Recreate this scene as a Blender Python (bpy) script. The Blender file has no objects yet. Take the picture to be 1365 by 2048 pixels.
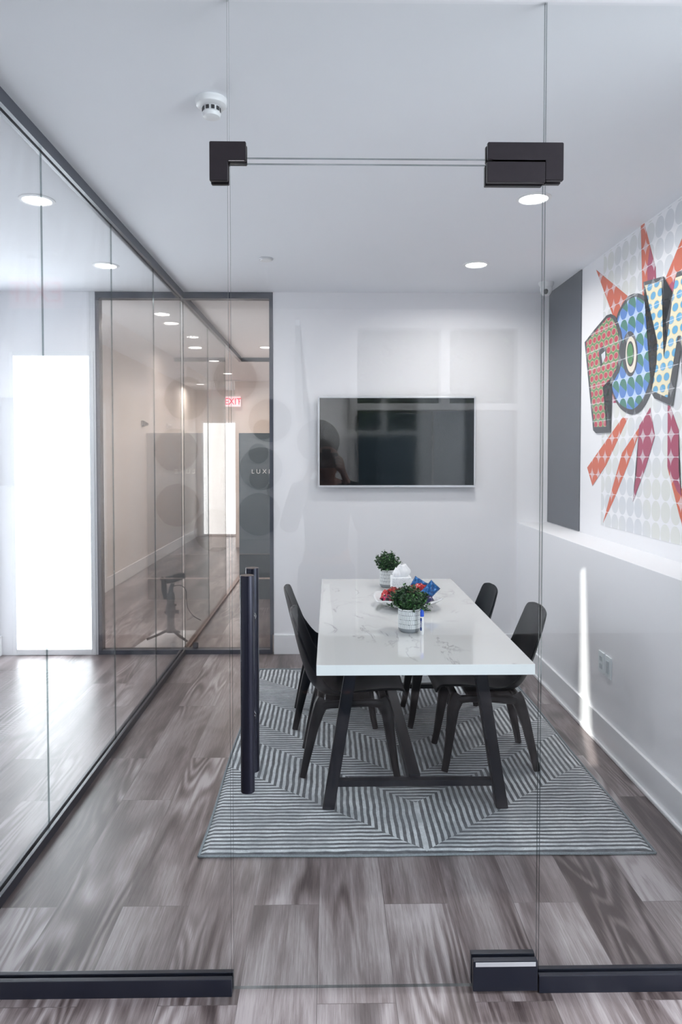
import bpy, bmesh, math, random
from mathutils import Vector, Matrix
random.seed(7)
PI = math.pi
S = bpy.context.scene
C = S.collection

# ------------------------------------------------------------------ camera
FPX, CXP, CYP, CH = 1420.0, 682.5, 956.0, 1.57
PITCH, YAW = math.radians(1.77), math.atan(22.5 / 1420.0)
cd = bpy.data.cameras.new('camera'); cam = bpy.data.objects.new('camera', cd); C.objects.link(cam)
cd.sensor_fit = 'VERTICAL'; cd.sensor_height = 36.0; cd.sensor_width = 24.0
cd.lens = FPX / 2048.0 * 36.0
cd.shift_y = (CYP - 1024.0) / 2048.0
cd.clip_start = 0.01; cd.clip_end = 200
cam.location = (0, 0, CH)
cam.rotation_euler = (PI / 2 - PITCH, 0, -YAW)
S.camera = cam

# ------------------------------------------------------------------ world, lights, exposure
S.view_settings.view_transform = 'Standard'
S.view_settings.look = 'None'
S.view_settings.gamma = 1.0
S.view_settings.use_curve_mapping = False
S.view_settings.exposure = 0.47
cy = S.cycles
cy.use_denoising = True
cy.max_bounces = 10; cy.diffuse_bounces = 6; cy.glossy_bounces = 6
cy.transparent_max_bounces = 40; cy.transmission_bounces = 6
cy.caustics_reflective = False; cy.caustics_refractive = False
cy.sample_clamp_indirect = 6.0

w = bpy.data.worlds.new('world'); S.world = w; w.use_nodes = True
bg = w.node_tree.nodes['Background']
bg.inputs[0].default_value = (0.86, 0.93, 1.0, 1); bg.inputs[1].default_value = 2.6

def area(name, loc, rot, sx, sy, power, col=(1, 1, 1), shape='RECTANGLE', spread=180):
    l = bpy.data.lights.new(name, 'AREA'); l.shape = shape; l.size = sx
    if shape in ('RECTANGLE', 'ELLIPSE'): l.size_y = sy
    l.energy = power; l.color = col; l.spread = math.radians(spread)
    o = bpy.data.objects.new(name, l); C.objects.link(o); o.location = loc; o.rotation_euler = rot
    return o
# added fill lamp just inside the unseen side windows of the entrance hall
area('added_side_fill', (3.30, 0.0, 1.5), (0, PI / 2, 0), 2.4, 3.2, 120, (0.90, 0.95, 1.0))
DOWN_ROOM, DOWN_CORR, DOWN_FAR, DOWN_HALL = 8.5, 7, 16, 14
# spot standing in for low sun, shaped by an added slot in the wall
sl = bpy.data.lights.new('low_sun_spot', 'SPOT'); sl.energy = 170000; sl.spot_size = math.radians(2.15); sl.spot_blend = 0.05; sl.shadow_soft_size = 0.05; sl.color = (1.0, 0.96, 0.90)
so = bpy.data.objects.new('low_sun_spot', sl); C.objects.link(so)
sdir = Vector((0.28, 1.0, -0.3115)).normalized(); so.location = Vector((-0.26, -2.2, 2.33)) - sdir * 25.0
so.rotation_euler = sdir.to_track_quat('-Z', 'Y').to_euler()

# ------------------------------------------------------------------ materials
def nt(name):
    m = bpy.data.materials.new(name); m.use_nodes = True
    t = m.node_tree; b = t.nodes['Principled BSDF']
    return m, t, b
def N(t, typ, **kw):
    n = t.nodes.new(typ)
    for k, v in kw.items():
        if k.startswith('i_'): n.inputs[int(k[2:])].default_value = v
        else: setattr(n, k, v)
    return n
def L(t, a, b): t.links.new(a, b)
def mth(t, op, a, b=None, c=None, clamp=False):
    n = t.nodes.new('ShaderNodeMath'); n.operation = op; n.use_clamp = clamp
    for i, v in enumerate((a, b, c)):
        if v is None: continue
        if isinstance(v, (int, float)): n.inputs[i].default_value = v
        else: t.links.new(v, n.inputs[i])
    return n.outputs[0]
def mixc(t, f, a, b):
    n = t.nodes.new('ShaderNodeMix'); n.data_type = 'RGBA'
    for idx, v in ((0, f), (6, a), (7, b)):
        if isinstance(v, (int, float)): n.inputs[idx].default_value = v
        elif isinstance(v, tuple): n.inputs[idx].default_value = v if len(v) == 4 else v + (1,)
        else: t.links.new(v, n.inputs[idx])
    return n.outputs[2]
def ramp(t, f, stops, interp='LINEAR'):
    n = t.nodes.new('ShaderNodeValToRGB'); n.color_ramp.interpolation = interp
    el = n.color_ramp.elements
    while len(el) > 1: el.remove(el[-1])
    el[0].position = stops[0][0]; el[0].color = tuple(stops[0][1]) + (1,)
    for p, c in stops[1:]:
        e = el.new(p); e.color = tuple(c) + (1,)
    t.links.new(f, n.inputs[0]); return n.outputs[0]
def objco(t):
    n = t.nodes.new('ShaderNodeTexCoord'); return n.outputs['Object']
def noise(t, vec, scale, detail=3, rough=0.5, dist=0.0, sc=(1, 1, 1)):
    mp = N(t, 'ShaderNodeMapping'); mp.inputs['Scale'].default_value = sc; L(t, vec, mp.inputs[0])
    n = N(t, 'ShaderNodeTexNoise'); L(t, mp.outputs[0], n.inputs['Vector'])
    n.inputs['Scale'].default_value = scale; n.inputs['Detail'].default_value = detail
    n.inputs['Roughness'].default_value = rough; n.inputs['Distortion'].default_value = dist
    return n.outputs[0]
def bump(t, b, h, strength=0.2, dist=0.01):
    n = N(t, 'ShaderNodeBump'); n.inputs['Strength'].default_value = strength; n.inputs['Distance'].default_value = dist
    L(t, h, n.inputs['Height']); L(t, n.outputs[0], b.inputs['Normal'])
def plain(name, col, rough=0.5, metal=0.0, var=0.04, nscale=30, bmp=0.0, emit=None, coat=0.0, spec=0.5):
    """plain paint, plastic or metal with slight procedural variation"""
    m, t, b = nt(name)
    f = noise(t, objco(t), nscale, 3)
    c2 = tuple(max(0, min(1, x * (1 - var))) for x in col); c1 = tuple(min(1, x * (1 + var)) for x in col)
    L(t, mixc(t, f, c1, c2), b.inputs['Base Color'])
    b.inputs['Roughness'].default_value = rough; b.inputs['Metallic'].default_value = metal
    b.inputs['Specular IOR Level'].default_value = spec
    b.inputs['Coat Weight'].default_value = coat
    if bmp: bump(t, b, f, bmp, 0.002)
    if emit:
        b.inputs['Emission Color'].default_value = tuple(emit[0]) + (1,); b.inputs['Emission Strength'].default_value = emit[1]
    return m
M = {}
M['wall'] = plain('white_wall_paint', (0.82, 0.82, 0.845), 0.55, var=0.012, nscale=4, bmp=0.03)
M['ceiling'] = plain('white_ceiling_paint', (0.84, 0.86, 0.90), 0.8, var=0.012, nscale=3)
M['warmwall'] = plain('warm_white_wall_paint', (0.74, 0.69, 0.66), 0.6, var=0.015, nscale=4)
M['trim'] = plain('white_gloss_trim', (0.82, 0.83, 0.85), 0.28, var=0.01)
M['grey_paint'] = plain('slate_grey_paint', (0.034, 0.040, 0.056), 0.6, var=0.06, nscale=9)
M['channel'] = plain('dark_anodised_channel', (0.052, 0.060, 0.082), 0.38, 0.3, var=0.05)
M['channel_black'] = plain('black_anodised_channel', (0.012, 0.014, 0.024), 0.32, 0.2, var=0.05)
M['patch'] = plain('bronze_black_fitting', (0.020, 0.016, 0.020), 0.30, 0.5, var=0.15, nscale=60)
M['pull'] = plain('black_tube', (0.010, 0.011, 0.022), 0.22, 0.55, var=0.05)
M['chrome'] = plain('chrome', (0.7, 0.7, 0.72), 0.12, 1.0, var=0.02)
M['black_plastic'] = plain('black_moulded_plastic', (0.0045, 0.005, 0.007), 0.46, var=0.12, nscale=220, bmp=0.05, spec=0.18)
M['black_leg'] = plain('black_painted_wood', (0.007, 0.009, 0.014), 0.40, var=0.15, nscale=120, spec=0.22)
M['white_plastic'] = plain('white_plastic', (0.78, 0.79, 0.80), 0.35, var=0.01)
M['bezel'] = plain('silver_bezel', (0.62, 0.63, 0.66), 0.3, 0.4, var=0.02)
M['black_gap'] = plain('black_gap', (0.006, 0.006, 0.008), 0.5)
M['warm_grey'] = plain('warm_grey_mat', (0.55, 0.53, 0.50), 0.6)
M['outdoor_ground'] = plain('concrete', (0.55, 0.54, 0.52), 0.9, var=0.15, nscale=3)

def glass_mat(name, tint=(0.972, 0.984, 0.984), base=0.027, haze=0.0):
    m = bpy.data.materials.new(name); m.use_nodes = True; t = m.node_tree
    t.nodes.clear()
    out = N(t, 'ShaderNodeOutputMaterial')
    tr = N(t, 'ShaderNodeBsdfTransparent'); tr.inputs[0].default_value = tint + (1,)
    gl = N(t, 'ShaderNodeBsdfGlossy'); gl.inputs['Roughness'].default_value = 0.0
    lw = N(t, 'ShaderNodeLayerWeight'); lw.inputs[0].default_value = 0.5
    f5 = mth(t, 'POWER', lw.outputs['Facing'], 5.0)
    fr = mth(t, 'MULTIPLY_ADD', f5, 1.0 - base, base, clamp=True)
    mx = N(t, 'ShaderNodeMixShader'); L(t, fr, mx.inputs[0]); L(t, tr.outputs[0], mx.inputs[1]); L(t, gl.outputs[0], mx.inputs[2])
    last = mx.outputs[0]
    if haze:
        df = N(t, 'ShaderNodeBsdfDiffuse'); df.inputs[0].default_value = (0.8, 0.82, 0.85, 1)
        n = noise(t, objco(t), 1.3, 5, 0.65, 0.8, (1, 1.0, 0.45))
        hz = mth(t, 'MULTIPLY', ramp(t, n, [(0.42, (0, 0, 0)), (0.75, (1, 1, 1))]), haze)
        m2 = N(t, 'ShaderNodeMixShader'); L(t, hz, m2.inputs[0]); L(t, last, m2.inputs[1]); L(t, df.outputs[0], m2.inputs[2])
        last = m2.outputs[0]
    L(t, last, out.inputs[0]); return m
M['glass'] = glass_mat('clear_glass')
M['glass_part'] = glass_mat('partition_glass', (0.965, 0.972, 0.978), 0.05, 0.10)
M['glass_tint'] = glass_mat('grey_tinted_glass', (0.82, 0.79, 0.775), 0.05)
m, t, b = nt('polished_glass_edge')
L(t, ramp(t, noise(t, objco(t), 6, 2, sc=(1, 1, 0.5)), [(0.35, (0.03, 0.04, 0.045)), (0.5, (0.16, 0.18, 0.19)), (0.65, (0.5, 0.53, 0.54))]), b.inputs['Base Color'])
b.inputs['Roughness'].default_value = 0.12; b.inputs['Metallic'].default_value = 0.6; M['glass_edge'] = m
tr = N(t, 'ShaderNodeBsdfTransparent'); tr.inputs[0].default_value = (0.62, 0.68, 0.68, 1); ms = N(t, 'ShaderNodeMixShader'); ms.inputs[0].default_value = 0.55
L(t, b.outputs[0], ms.inputs[1]); L(t, tr.outputs[0], ms.inputs[2]); L(t, ms.outputs[0], t.nodes['Material Output'].inputs[0])
m = m.copy(); m.name = 'butt_joint_glass_edge'; m.node_tree.nodes['Mix Shader'].inputs[0].default_value = 0.80; M['joint_edge'] = m

# wood plank floor
m, t, b = nt('grey_brown_oak_planks')
co = objco(t); sp = N(t, 'ShaderNodeSeparateXYZ'); L(t, co, sp.inputs[0])
cb = N(t, 'ShaderNodeCombineXYZ'); L(t, sp.outputs[1], cb.inputs[0]); L(t, mth(t, 'ADD', sp.outputs[0], 10.07), cb.inputs[1])
br = N(t, 'ShaderNodeTexBrick'); L(t, cb.outputs[0], br.inputs['Vector'])
br.offset = 0.37; br.offset_frequency = 2; br.inputs['Scale'].default_value = 1.0
br.inputs['Mortar Size'].default_value = 0.0011; br.inputs['Mortar Smooth'].default_value = 0.3
br.inputs['Brick Width'].default_value = 1.22; br.inputs['Row Height'].default_value = 0.228
br.inputs['Color1'].default_value = (0, 0, 0, 1); br.inputs['Color2'].default_value = (1, 1, 1, 1); br.inputs['Mortar'].default_value = (0.5, 0.5, 0.5, 1)
rnd = N(t, 'ShaderNodeSeparateColor'); L(t, br.outputs['Color'], rnd.inputs[0]); rv = rnd.outputs[0]
off = N(t, 'ShaderNodeCombineXYZ'); L(t, mth(t, 'MULTIPLY', rv, 37.0), off.inputs[0]); L(t, mth(t, 'MULTIPLY', rv, 91.0), off.inputs[1])
va = N(t, 'ShaderNodeVectorMath'); va.operation = 'ADD'; L(t, co, va.inputs[0]); L(t, off.outputs[0], va.inputs[1]); pv = va.outputs[0]
big = noise(t, pv, 1.0, 4, 0.6, 0.5, (6, 0.8, 1))
warp = noise(t, pv, 1.0, 2, 0.45, 0.15, (4.0, 0.55, 1))
rings = mth(t, 'SINE', mth(t, 'MULTIPLY', warp, 120.0))
rmask = ramp(t, noise(t, pv, 1.0, 1, 0.5, 0.0, (3.0, 0.9, 1)), [(0.48, (0, 0, 0)), (0.62, (1, 1, 1))])
fine = noise(t, pv, 1.0, 6, 0.75, 0.15, (120, 3.2, 1))
pore = noise(t, pv, 1.0, 4, 0.7, 0.0, (460, 13, 1))
knot = noise(t, pv, 1.0, 1, 0.4, 0.3, (5.2, 1.9, 1))
kn = ramp(t, knot, [(0.60, (0, 0, 0)), (0.72, (1, 1, 1))])
v = mth(t, 'ADD', mth(t, 'MULTIPLY', big, 0.75), mth(t, 'MULTIPLY', mth(t, 'MULTIPLY', rings, rmask), 0.10))
v = mth(t, 'ADD', v, mth(t, 'MULTIPLY', mth(t, 'SUBTRACT', fine, 0.5), 0.34))
v = mth(t, 'ADD', v, mth(t, 'MULTIPLY', mth(t, 'SUBTRACT', pore, 0.5), 0.22))
v = mth(t, 'ADD', v, mth(t, 'MULTIPLY', mth(t, 'SUBTRACT', rv, 0.5), 0.16))
colr = ramp(t, v, [(0.20, (0.055, 0.040, 0.040)), (0.31, (0.130, 0.102, 0.101)), (0.42, (0.225, 0.190, 0.191)), (0.56, (0.41, 0.37, 0.375))])
colr = mixc(t, mth(t, 'MULTIPLY', kn, 0.62), colr, (0.050, 0.038, 0.036))
mort = mth(t, 'MULTIPLY', br.outputs['Fac'], 0.55)
colr = mixc(t, mort, colr, (0.05, 0.04, 0.04))
L(t, colr, b.inputs['Base Color'])
L(t, mth(t, 'MULTIPLY_ADD', fine, 0.14, 0.27), b.inputs['Roughness'])
bump(t, b, mth(t, 'ADD', mth(t, 'MULTIPLY', fine, 0.6), mth(t, 'MULTIPLY', pore, 0.5)), 0.22, 0.0015)
M['floor'] = m

# geometric striped rug (centre of the rug at object origin)
m, t, b = nt('zigzag_striped_carved_wool')
co = objco(t); wob = noise(t, co, 9, 2); wob2 = noise(t, co, 8.3, 2, sc=(1.1, 0.9, 1))
sp = N(t, 'ShaderNodeSeparateXYZ'); L(t, co, sp.inputs[0])
xx = mth(t, 'ADD', sp.outputs[0], mth(t, 'MULTIPLY_ADD', wob, 0.012, -0.006))
yy = mth(t, 'ADD', sp.outputs[1], mth(t, 'MULTIPLY_ADD', wob2, 0.012, -0.006))
ax = mth(t, 'ABSOLUTE', xx)
tt = mth(t, 'SUBTRACT', mth(t, 'ADD', yy, 1.20), mth(t, 'MULTIPLY', ax, 0.88))
def band(lo, hi):
    return mth(t, 'MULTIPLY', mth(t, 'GREATER_THAN', tt, lo), mth(t, 'LESS_THAN', tt, hi))
isY = mth(t, 'ADD', band(0.0, 0.39), mth(t, 'ADD', band(0.64, 1.0), band(1.42, 1.80)))
isY = mth(t, 'ADD', isY, band(2.1, 2.4))
PER = 2 * PI / 0.0285
sx = mth(t, 'SINE', mth(t, 'MULTIPLY_ADD', ax, PER, 0.6)); sy = mth(t, 'SINE', mth(t, 'MULTIPLY', yy, PER))
mx_ = N(t, 'ShaderNodeMix'); L(t, isY, mx_.inputs[0]); L(t, sy, mx_.inputs[2]); L(t, sx, mx_.inputs[3])
st = mth(t, 'MULTIPLY_ADD', mx_.outputs[0], 2.2, 0.5, clamp=True)
fz = noise(t, co, 260, 3, 0.7); bl = noise(t, co, 7, 4, 0.6)
lightc = mixc(t, ramp(t, fz, [(0.3, (0, 0, 0)), (0.7, (1, 1, 1))]), (0.42, 0.45, 0.47), (0.80, 0.84, 0.87))
darkc = mixc(t, ramp(t, bl, [(0.35, (0, 0, 0)), (0.65, (1, 1, 1))]), (0.012, 0.016, 0.024), (0.045, 0.053, 0.066))
darkc = mixc(t, mth(t, 'MULTIPLY', fz, 0.22), darkc, (0.25, 0.27, 0.29))
lightc = mixc(t, mth(t, 'MULTIPLY', ramp(t, bl, [(0.42, (0, 0, 0)), (0.60, (1, 1, 1))]), 0.5), lightc, (0.22, 0.24, 0.26))
wear = ramp(t, noise(t, co, 38, 4, 0.7), [(0.40, (0, 0, 0)), (0.62, (1, 1, 1))])
lightc = mixc(t, mth(t, 'MULTIPLY', wear, 0.35), lightc, (0.30, 0.32, 0.34))
darkc = mixc(t, mth(t, 'MULTIPLY', mth(t, 'SUBTRACT', 1.0, wear), 0.12), darkc, (0.40, 0.43, 0.45))
L(t, mixc(t, st, darkc, lightc), b.inputs['Base Color'])
b.inputs['Roughness'].default_value = 0.9; b.inputs['Sheen Weight'].default_value = 0.2
bump(t, b, mth(t, 'ADD', st, mth(t, 'MULTIPLY', fz, 0.5)), 0.5, 0.004)
M['rug'] = m
M['rug_edge'] = plain('slate_wool_binding', (0.20, 0.23, 0.25), 0.95, var=0.5, nscale=250)

# white marble table top
m, t, b = nt('glossy_white_marble_laminate')
co = objco(t)
n1 = noise(t, co, 1.0, 5, 0.6, 1.6, (2.6, 1.5, 1)); vein = mth(t, 'ABSOLUTE', mth(t, 'SUBTRACT', n1, 0.5))
vm = ramp(t, vein, [(0.0, (1, 1, 1)), (0.012, (0.3, 0.3, 0.3)), (0.03, (0, 0, 0))])
msk = ramp(t, noise(t, co, 2.4, 2, 0.5), [(0.50, (0, 0, 0)), (0.62, (1, 1, 1))])
f = mth(t, 'MULTIPLY', mth(t, 'MULTIPLY', vm, msk), 0.55)
L(t, mixc(t, f, (0.66, 0.66, 0.65), (0.24, 0.24, 0.23)), b.inputs['Base Color'])
b.inputs['Roughness'].default_value = 0.07; b.inputs['Coat Weight'].default_value = 0.3; b.inputs['Coat Roughness'].default_value = 0.03
M['marble'] = m
M['table_edge'] = plain('white_lacquer_edge', (0.78, 0.83, 0.84), 0.25, var=0.01)

M['tv_screen'] = plain('black_glass_screen', (0.006, 0.007, 0.009), 0.06, var=0.02, spec=0.5)
M['pot'] = plain('grey_glazed_pot', (0.25, 0.27, 0.29), 0.45)
M['pot_white'] = plain('white_raised_glaze', (0.82, 0.84, 0.85), 0.4)
M['soil'] = plain('dark_soil', (0.02, 0.017, 0.012), 0.95, var=0.4, nscale=200)
def leafmat(name, a, b_):
    m, t, b = nt(name)
    gi = N(t, 'ShaderNodeNewGeometry')
    c = ramp(t, gi.outputs['Random Per Island'], [(0.0, a), (0.75, b_), (0.9, tuple(x * 1.9 for x in b_)), (1.0, tuple(x * 3.0 for x in b_))])
    L(t, c, b.inputs['Base Color']); b.inputs['Roughness'].default_value = 0.5
    b.inputs['Subsurface Weight'].default_value = 0.0
    return m
M['leaf'] = leafmat('boxwood_leaf', (0.010, 0.035, 0.012), (0.028, 0.085, 0.020))
M['tree_leaf'] = leafmat('tree_leaf', (0.05, 0.09, 0.04), (0.09, 0.14, 0.06))
M['stem'] = plain('green_stem', (0.05, 0.08, 0.02), 0.7)
M['bark'] = plain('bark', (0.12, 0.09, 0.07), 0.9, var=0.4, nscale=20)
M['dish'] = plain('white_glazed_dish', (0.82, 0.83, 0.85), 0.12, var=0.01)
M['tissue'] = plain('white_tissue', (0.86, 0.87, 0.89), 0.9, var=0.02)
m, t, b = nt('embossed_white_box')
vo = N(t, 'ShaderNodeTexVoronoi'); vo.inputs['Scale'].default_value = 110; L(t, objco(t), vo.inputs['Vector'])
L(t, ramp(t, vo.outputs[0], [(0.1, (0.62, 0.65, 0.68)), (0.5, (0.86, 0.88, 0.9))]), b.inputs['Base Color']); b.inputs['Roughness'].default_value = 0.5
M['tissue_box'] = m
def foil(name, c1, c2, c3):
    m, t, b = nt(name); n = noise(t, objco(t), 30, 2, 0.5, 1.5)
    L(t, ramp(t, n, [(0.0, c1), (0.49, c1), (0.5, c2), (0.62, c2), (0.63, c3)]), b.inputs['Base Color'])
    b.inputs['Roughness'].default_value = 0.28; b.inputs['Metallic'].default_value = 0.25; return m
M['foil_red'] = foil('red_foil', (0.38, 0.006, 0.018), (0.55, 0.04, 0.03), (0.7, 0.6, 0.6))
M['foil_pink'] = foil('magenta_foil', (0.02, 0.008, 0.012), (0.34, 0.006, 0.05), (0.5, 0.05, 0.14))
M['foil_blue'] = foil('blue_foil', (0.004, 0.075, 0.26), (0.01, 0.14, 0.40), (0.01, 0.02, 0.06))
M['foil_navy'] = foil('navy_foil', (0.015, 0.02, 0.09), (0.06, 0.03, 0.10), (0.55, 0.55, 0.62))
M['foil_orange'] = foil('orange_foil', (0.40, 0.03, 0.02), (0.10, 0.008, 0.015), (0.6, 0.3, 0.25))
M['marker_blue'] = plain('blue_marker_plastic', (0.012, 0.09, 0.62), 0.3)
M['marker_ink'] = plain('navy_print', (0.01, 0.04, 0.22), 0.5)
M['lamp_on'] = plain('lit_diffuser', (1, 1, 1), 0.5, emit=((1.0, 0.98, 0.95), 7.0))
M['exit_red'] = plain('lit_red_letters', (0.7, 0.02, 0.06), 0.5, emit=((1.0, 0.02, 0.08), 0.9))
M['exit_pink'] = plain('exit_sign_panel', (0.85, 0.55, 0.60), 0.4, emit=((1.0, 0.62, 0.68), 0.75))
M['disc'] = plain('dark_bronze_mirror_disc', (0.10, 0.095, 0.09), 0.10, 0.3, var=0.08, nscale=3)
M['teal_dark'] = plain('dark_teal_lacquer', (0.030, 0.052, 0.065), 0.22, var=0.1, nscale=5)
M['teal_mid'] = plain('grey_teal_lacquer', (0.085, 0.115, 0.14), 0.3, var=0.1, nscale=5)
M['letter_white'] = plain('white_lettering', (0.85, 0.87, 0.88), 0.4)
M['brown_wood'] = plain('brown_threshold', (0.16, 0.085, 0.06), 0.4, var=0.2)
M['gimbal'] = plain('brown_black_metal', (0.030, 0.022, 0.020), 0.4, 0.2, var=0.2)
M['skin'] = plain('skin', (0.42, 0.22, 0.16), 0.5)
M['jacket'] = plain('black_cloth', (0.018, 0.016, 0.018), 0.9, var=0.3, nscale=60)
M['jeans'] = plain('dark_denim', (0.02, 0.03, 0.06), 0.9, var=0.2, nscale=90)
M['plate'] = plain('switch_plate', (0.74, 0.80, 0.82), 0.35)
M['recess'] = plain('plate_inset', (0.46, 0.52, 0.55), 0.4)

# mural materials: coordinates in the wall's own plane (object y, z)
def dots(t, py, pz, r, ystag=True, ell=1.0):
    co = objco(t); sp = N(t, 'ShaderNodeSeparateXYZ'); L(t, co, sp.inputs[0])
    y = mth(t, 'DIVIDE', mth(t, 'ADD', sp.outputs[1], 40.0), py); z = mth(t, 'DIVIDE', mth(t, 'ADD', sp.outputs[2], 20.0), pz)
    row = mth(t, 'FLOOR', z)
    if ystag: y = mth(t, 'ADD', y, mth(t, 'MULTIPLY', mth(t, 'MODULO', row, 2.0), 0.5))
    fy = mth(t, 'SUBTRACT', mth(t, 'FRACT', y), 0.5); fz = mth(t, 'SUBTRACT', mth(t, 'FRACT', z), 0.5)
    d = mth(t, 'SQRT', mth(t, 'ADD', mth(t, 'MULTIPLY', fy, fy), mth(t, 'MULTIPLY', fz, fz)))
    inside = mth(t, 'LESS_THAN', d, r)
    return inside, d, fy, fz, y, z
TY, TZ = 0.108, 0.230
def weave(t, col, amount):
    """the circle lattice and thin grid lines that run across the whole mural"""
    ins, d, fy, fz, y, z = dots(t, TY, TZ * 0.5, 0.50, ystag=False)
    gap = mth(t, 'SUBTRACT', 1.0, mth(t, 'LESS_THAN', d, 0.51))
    c = mixc(t, mth(t, 'MULTIPLY', gap, amount), col, (0.76, 0.77, 0.82))
    ln = mth(t, 'GREATER_THAN', mth(t, 'ABSOLUTE', fz), 0.485)
    return mixc(t, mth(t, 'MULTIPLY', ln, 0.55), c, (0.82, 0.83, 0.88))
def mural_mat(name, kind):
    m, t, b = nt(name)
    if kind == 'bg':
        ins, d, fy, fz, y, z = dots(t, TY, TZ * 0.5, 0.48, ystag=False)
        nz = noise(t, objco(t), 2.2, 2)
        g = mixc(t, ramp(t, nz, [(0.4, (0, 0, 0)), (0.6, (1, 1, 1))]), (0.62, 0.64, 0.68), (0.68, 0.69, 0.66))
        c = mixc(t, ins, (0.80, 0.80, 0.83), g)
        ln = mth(t, 'GREATER_THAN', mth(t, 'ABSOLUTE', fz), 0.485)
        c = mixc(t, mth(t, 'MULTIPLY', ln, 0.5), c, (0.84, 0.85, 0.88))
    elif kind == 'orange': c = weave(t, (0.58, 0.078, 0.012), 0.5)
    elif kind == 'pink': c = weave(t, (0.33, 0.003, 0.065), 0.5)
    elif kind == 'black': c = weave(t, (0.016, 0.017, 0.024), 0.20)
    elif kind == 'cream': c = weave(t, (0.78, 0.70, 0.58), 0.2)
    elif kind == 'green': c = weave(t, (0.03, 0.20, 0.04), 0.2)
    elif kind == 'red_dots':
        i1, d, *_ = dots(t, 0.078, 0.050, 0.36); i2 = mth(t, 'LESS_THAN', d, 0.44)
        c = mixc(t, i2, (0.10, 0.23, 0.07), (0.55, 0.38, 0.26)); c = mixc(t, i1, c, (0.46, 0.008, 0.04)); c = weave(t, c, 0.12)
    elif kind == 'blue_dots':
        ins, d, fy, fz, y, z = dots(t, TY, TZ * 0.5, 0.50, ystag=False)
        nz = noise(t, objco(t), 20, 2)
        bl = mixc(t, mth(t, 'GREATER_THAN', mth(t, 'ADD', fz, mth(t, 'MULTIPLY', fy, -0.5)), 0.03), (0.055, 0.19, 0.55), (0.015, 0.17, 0.12))
        c = mixc(t, mth(t, 'SUBTRACT', 1.0, ins), bl, (0.42, 0.56, 0.80))
        ln = mth(t, 'GREATER_THAN', mth(t, 'ABSOLUTE', fz), 0.485); c = mixc(t, mth(t, 'MULTIPLY', ln, 0.6), c, (0.7, 0.78, 0.9))
    elif kind == 'cyan_dots':
        i1, d, *_ = dots(t, 0.082, 0.056, 0.36); i2 = mth(t, 'LESS_THAN', d, 0.41)
        c = mixc(t, i2, (0.72, 0.66, 0.46), (0.62, 0.50, 0.24)); c = mixc(t, i1, c, (0.07, 0.33, 0.58)); c = weave(t, c, 0.15)
    L(t, c, b.inputs['Base Color']); b.inputs['Roughness'].default_value = 0.55
    return m
for k in ('bg', 'orange', 'pink', 'black', 'cream', 'green', 'red_dots', 'blue_dots', 'cyan_dots'):
    M['mu_' + k] = mural_mat('mural_' + k, k)

# ------------------------------------------------------------------ mesh helpers
def obj(name, bm, mat, parent=None, smooth=False, loc=(0, 0, 0)):
    me = bpy.data.meshes.new(name)
    bmesh.ops.recalc_face_normals(bm, faces=bm.faces[:]) if len(bm.faces) and not getattr(bm, 'keep', False) else None
    bm.to_mesh(me); bm.free()
    for mm in (mat if isinstance(mat, (list, tuple)) else [mat]): me.materials.append(mm)
    if smooth:
        for p in me.polygons: p.use_smooth = True
        if smooth != 'full':
            try: me.set_sharp_from_angle(angle=math.radians(35))
            except Exception: pass
    o = bpy.data.objects.new(name, me); C.objects.link(o); o.location = loc
    if parent: o.parent = parent
    return o
def tag(o, label=None, cat=None, group=None, kind=None):
    if label: o['label'] = label
    if cat: o['category'] = cat
    if group: o['group'] = group
    if kind: o['kind'] = kind
    return o
def thing(name, loc, rz=0, label=None, cat=None, group=None, kind=None):
    o = bpy.data.objects.new(name, None); C.objects.link(o); o.location = loc; o.rotation_euler = (0, 0, rz); o.empty_display_size = 0.1
    return tag(o, label, cat, group, kind)
def BM(): return bmesh.new()
def box(bm, x0, y0, z0, x1, y1, z1, bev=0.0, mi=0):
    r = bmesh.ops.create_cube(bm, size=1.0)
    for v in r['verts']:
        v.co = Vector(((x0 + x1) / 2 + v.co.x * (x1 - x0), (y0 + y1) / 2 + v.co.y * (y1 - y0), (z0 + z1) / 2 + v.co.z * (z1 - z0)))
    fs = list({f for v in r['verts'] for f in v.link_faces})
    for f in fs: f.material_index = mi
    if bev:
        es = list({e for v in r['verts'] for e in v.link_edges})
        bmesh.ops.bevel(bm, geom=es, offset=bev, segments=2, affect='EDGES', profile=0.6)
    return bm
def cyl(bm, p0, p1, r0, r1=None, seg=24, caps=True, mi=0):
    p0, p1 = Vector(p0), Vector(p1); r1 = r0 if r1 is None else r1
    d = p1 - p0; q = d.to_track_quat('Z', 'Y').to_matrix()
    a = [bm.verts.new(p0 + q @ Vector((r0 * math.cos(2 * PI * i / seg), r0 * math.sin(2 * PI * i / seg), 0))) for i in range(seg)]
    c = [bm.verts.new(p1 + q @ Vector((r1 * math.cos(2 * PI * i / seg), r1 * math.sin(2 * PI * i / seg), 0))) for i in range(seg)]
    for i in range(seg):
        j = (i + 1) % seg; bm.faces.new((a[i], a[j], c[j], c[i])).material_index = mi
    if caps: bm.faces.new(a[::-1]).material_index = mi; bm.faces.new(c).material_index = mi
    return bm
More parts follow.
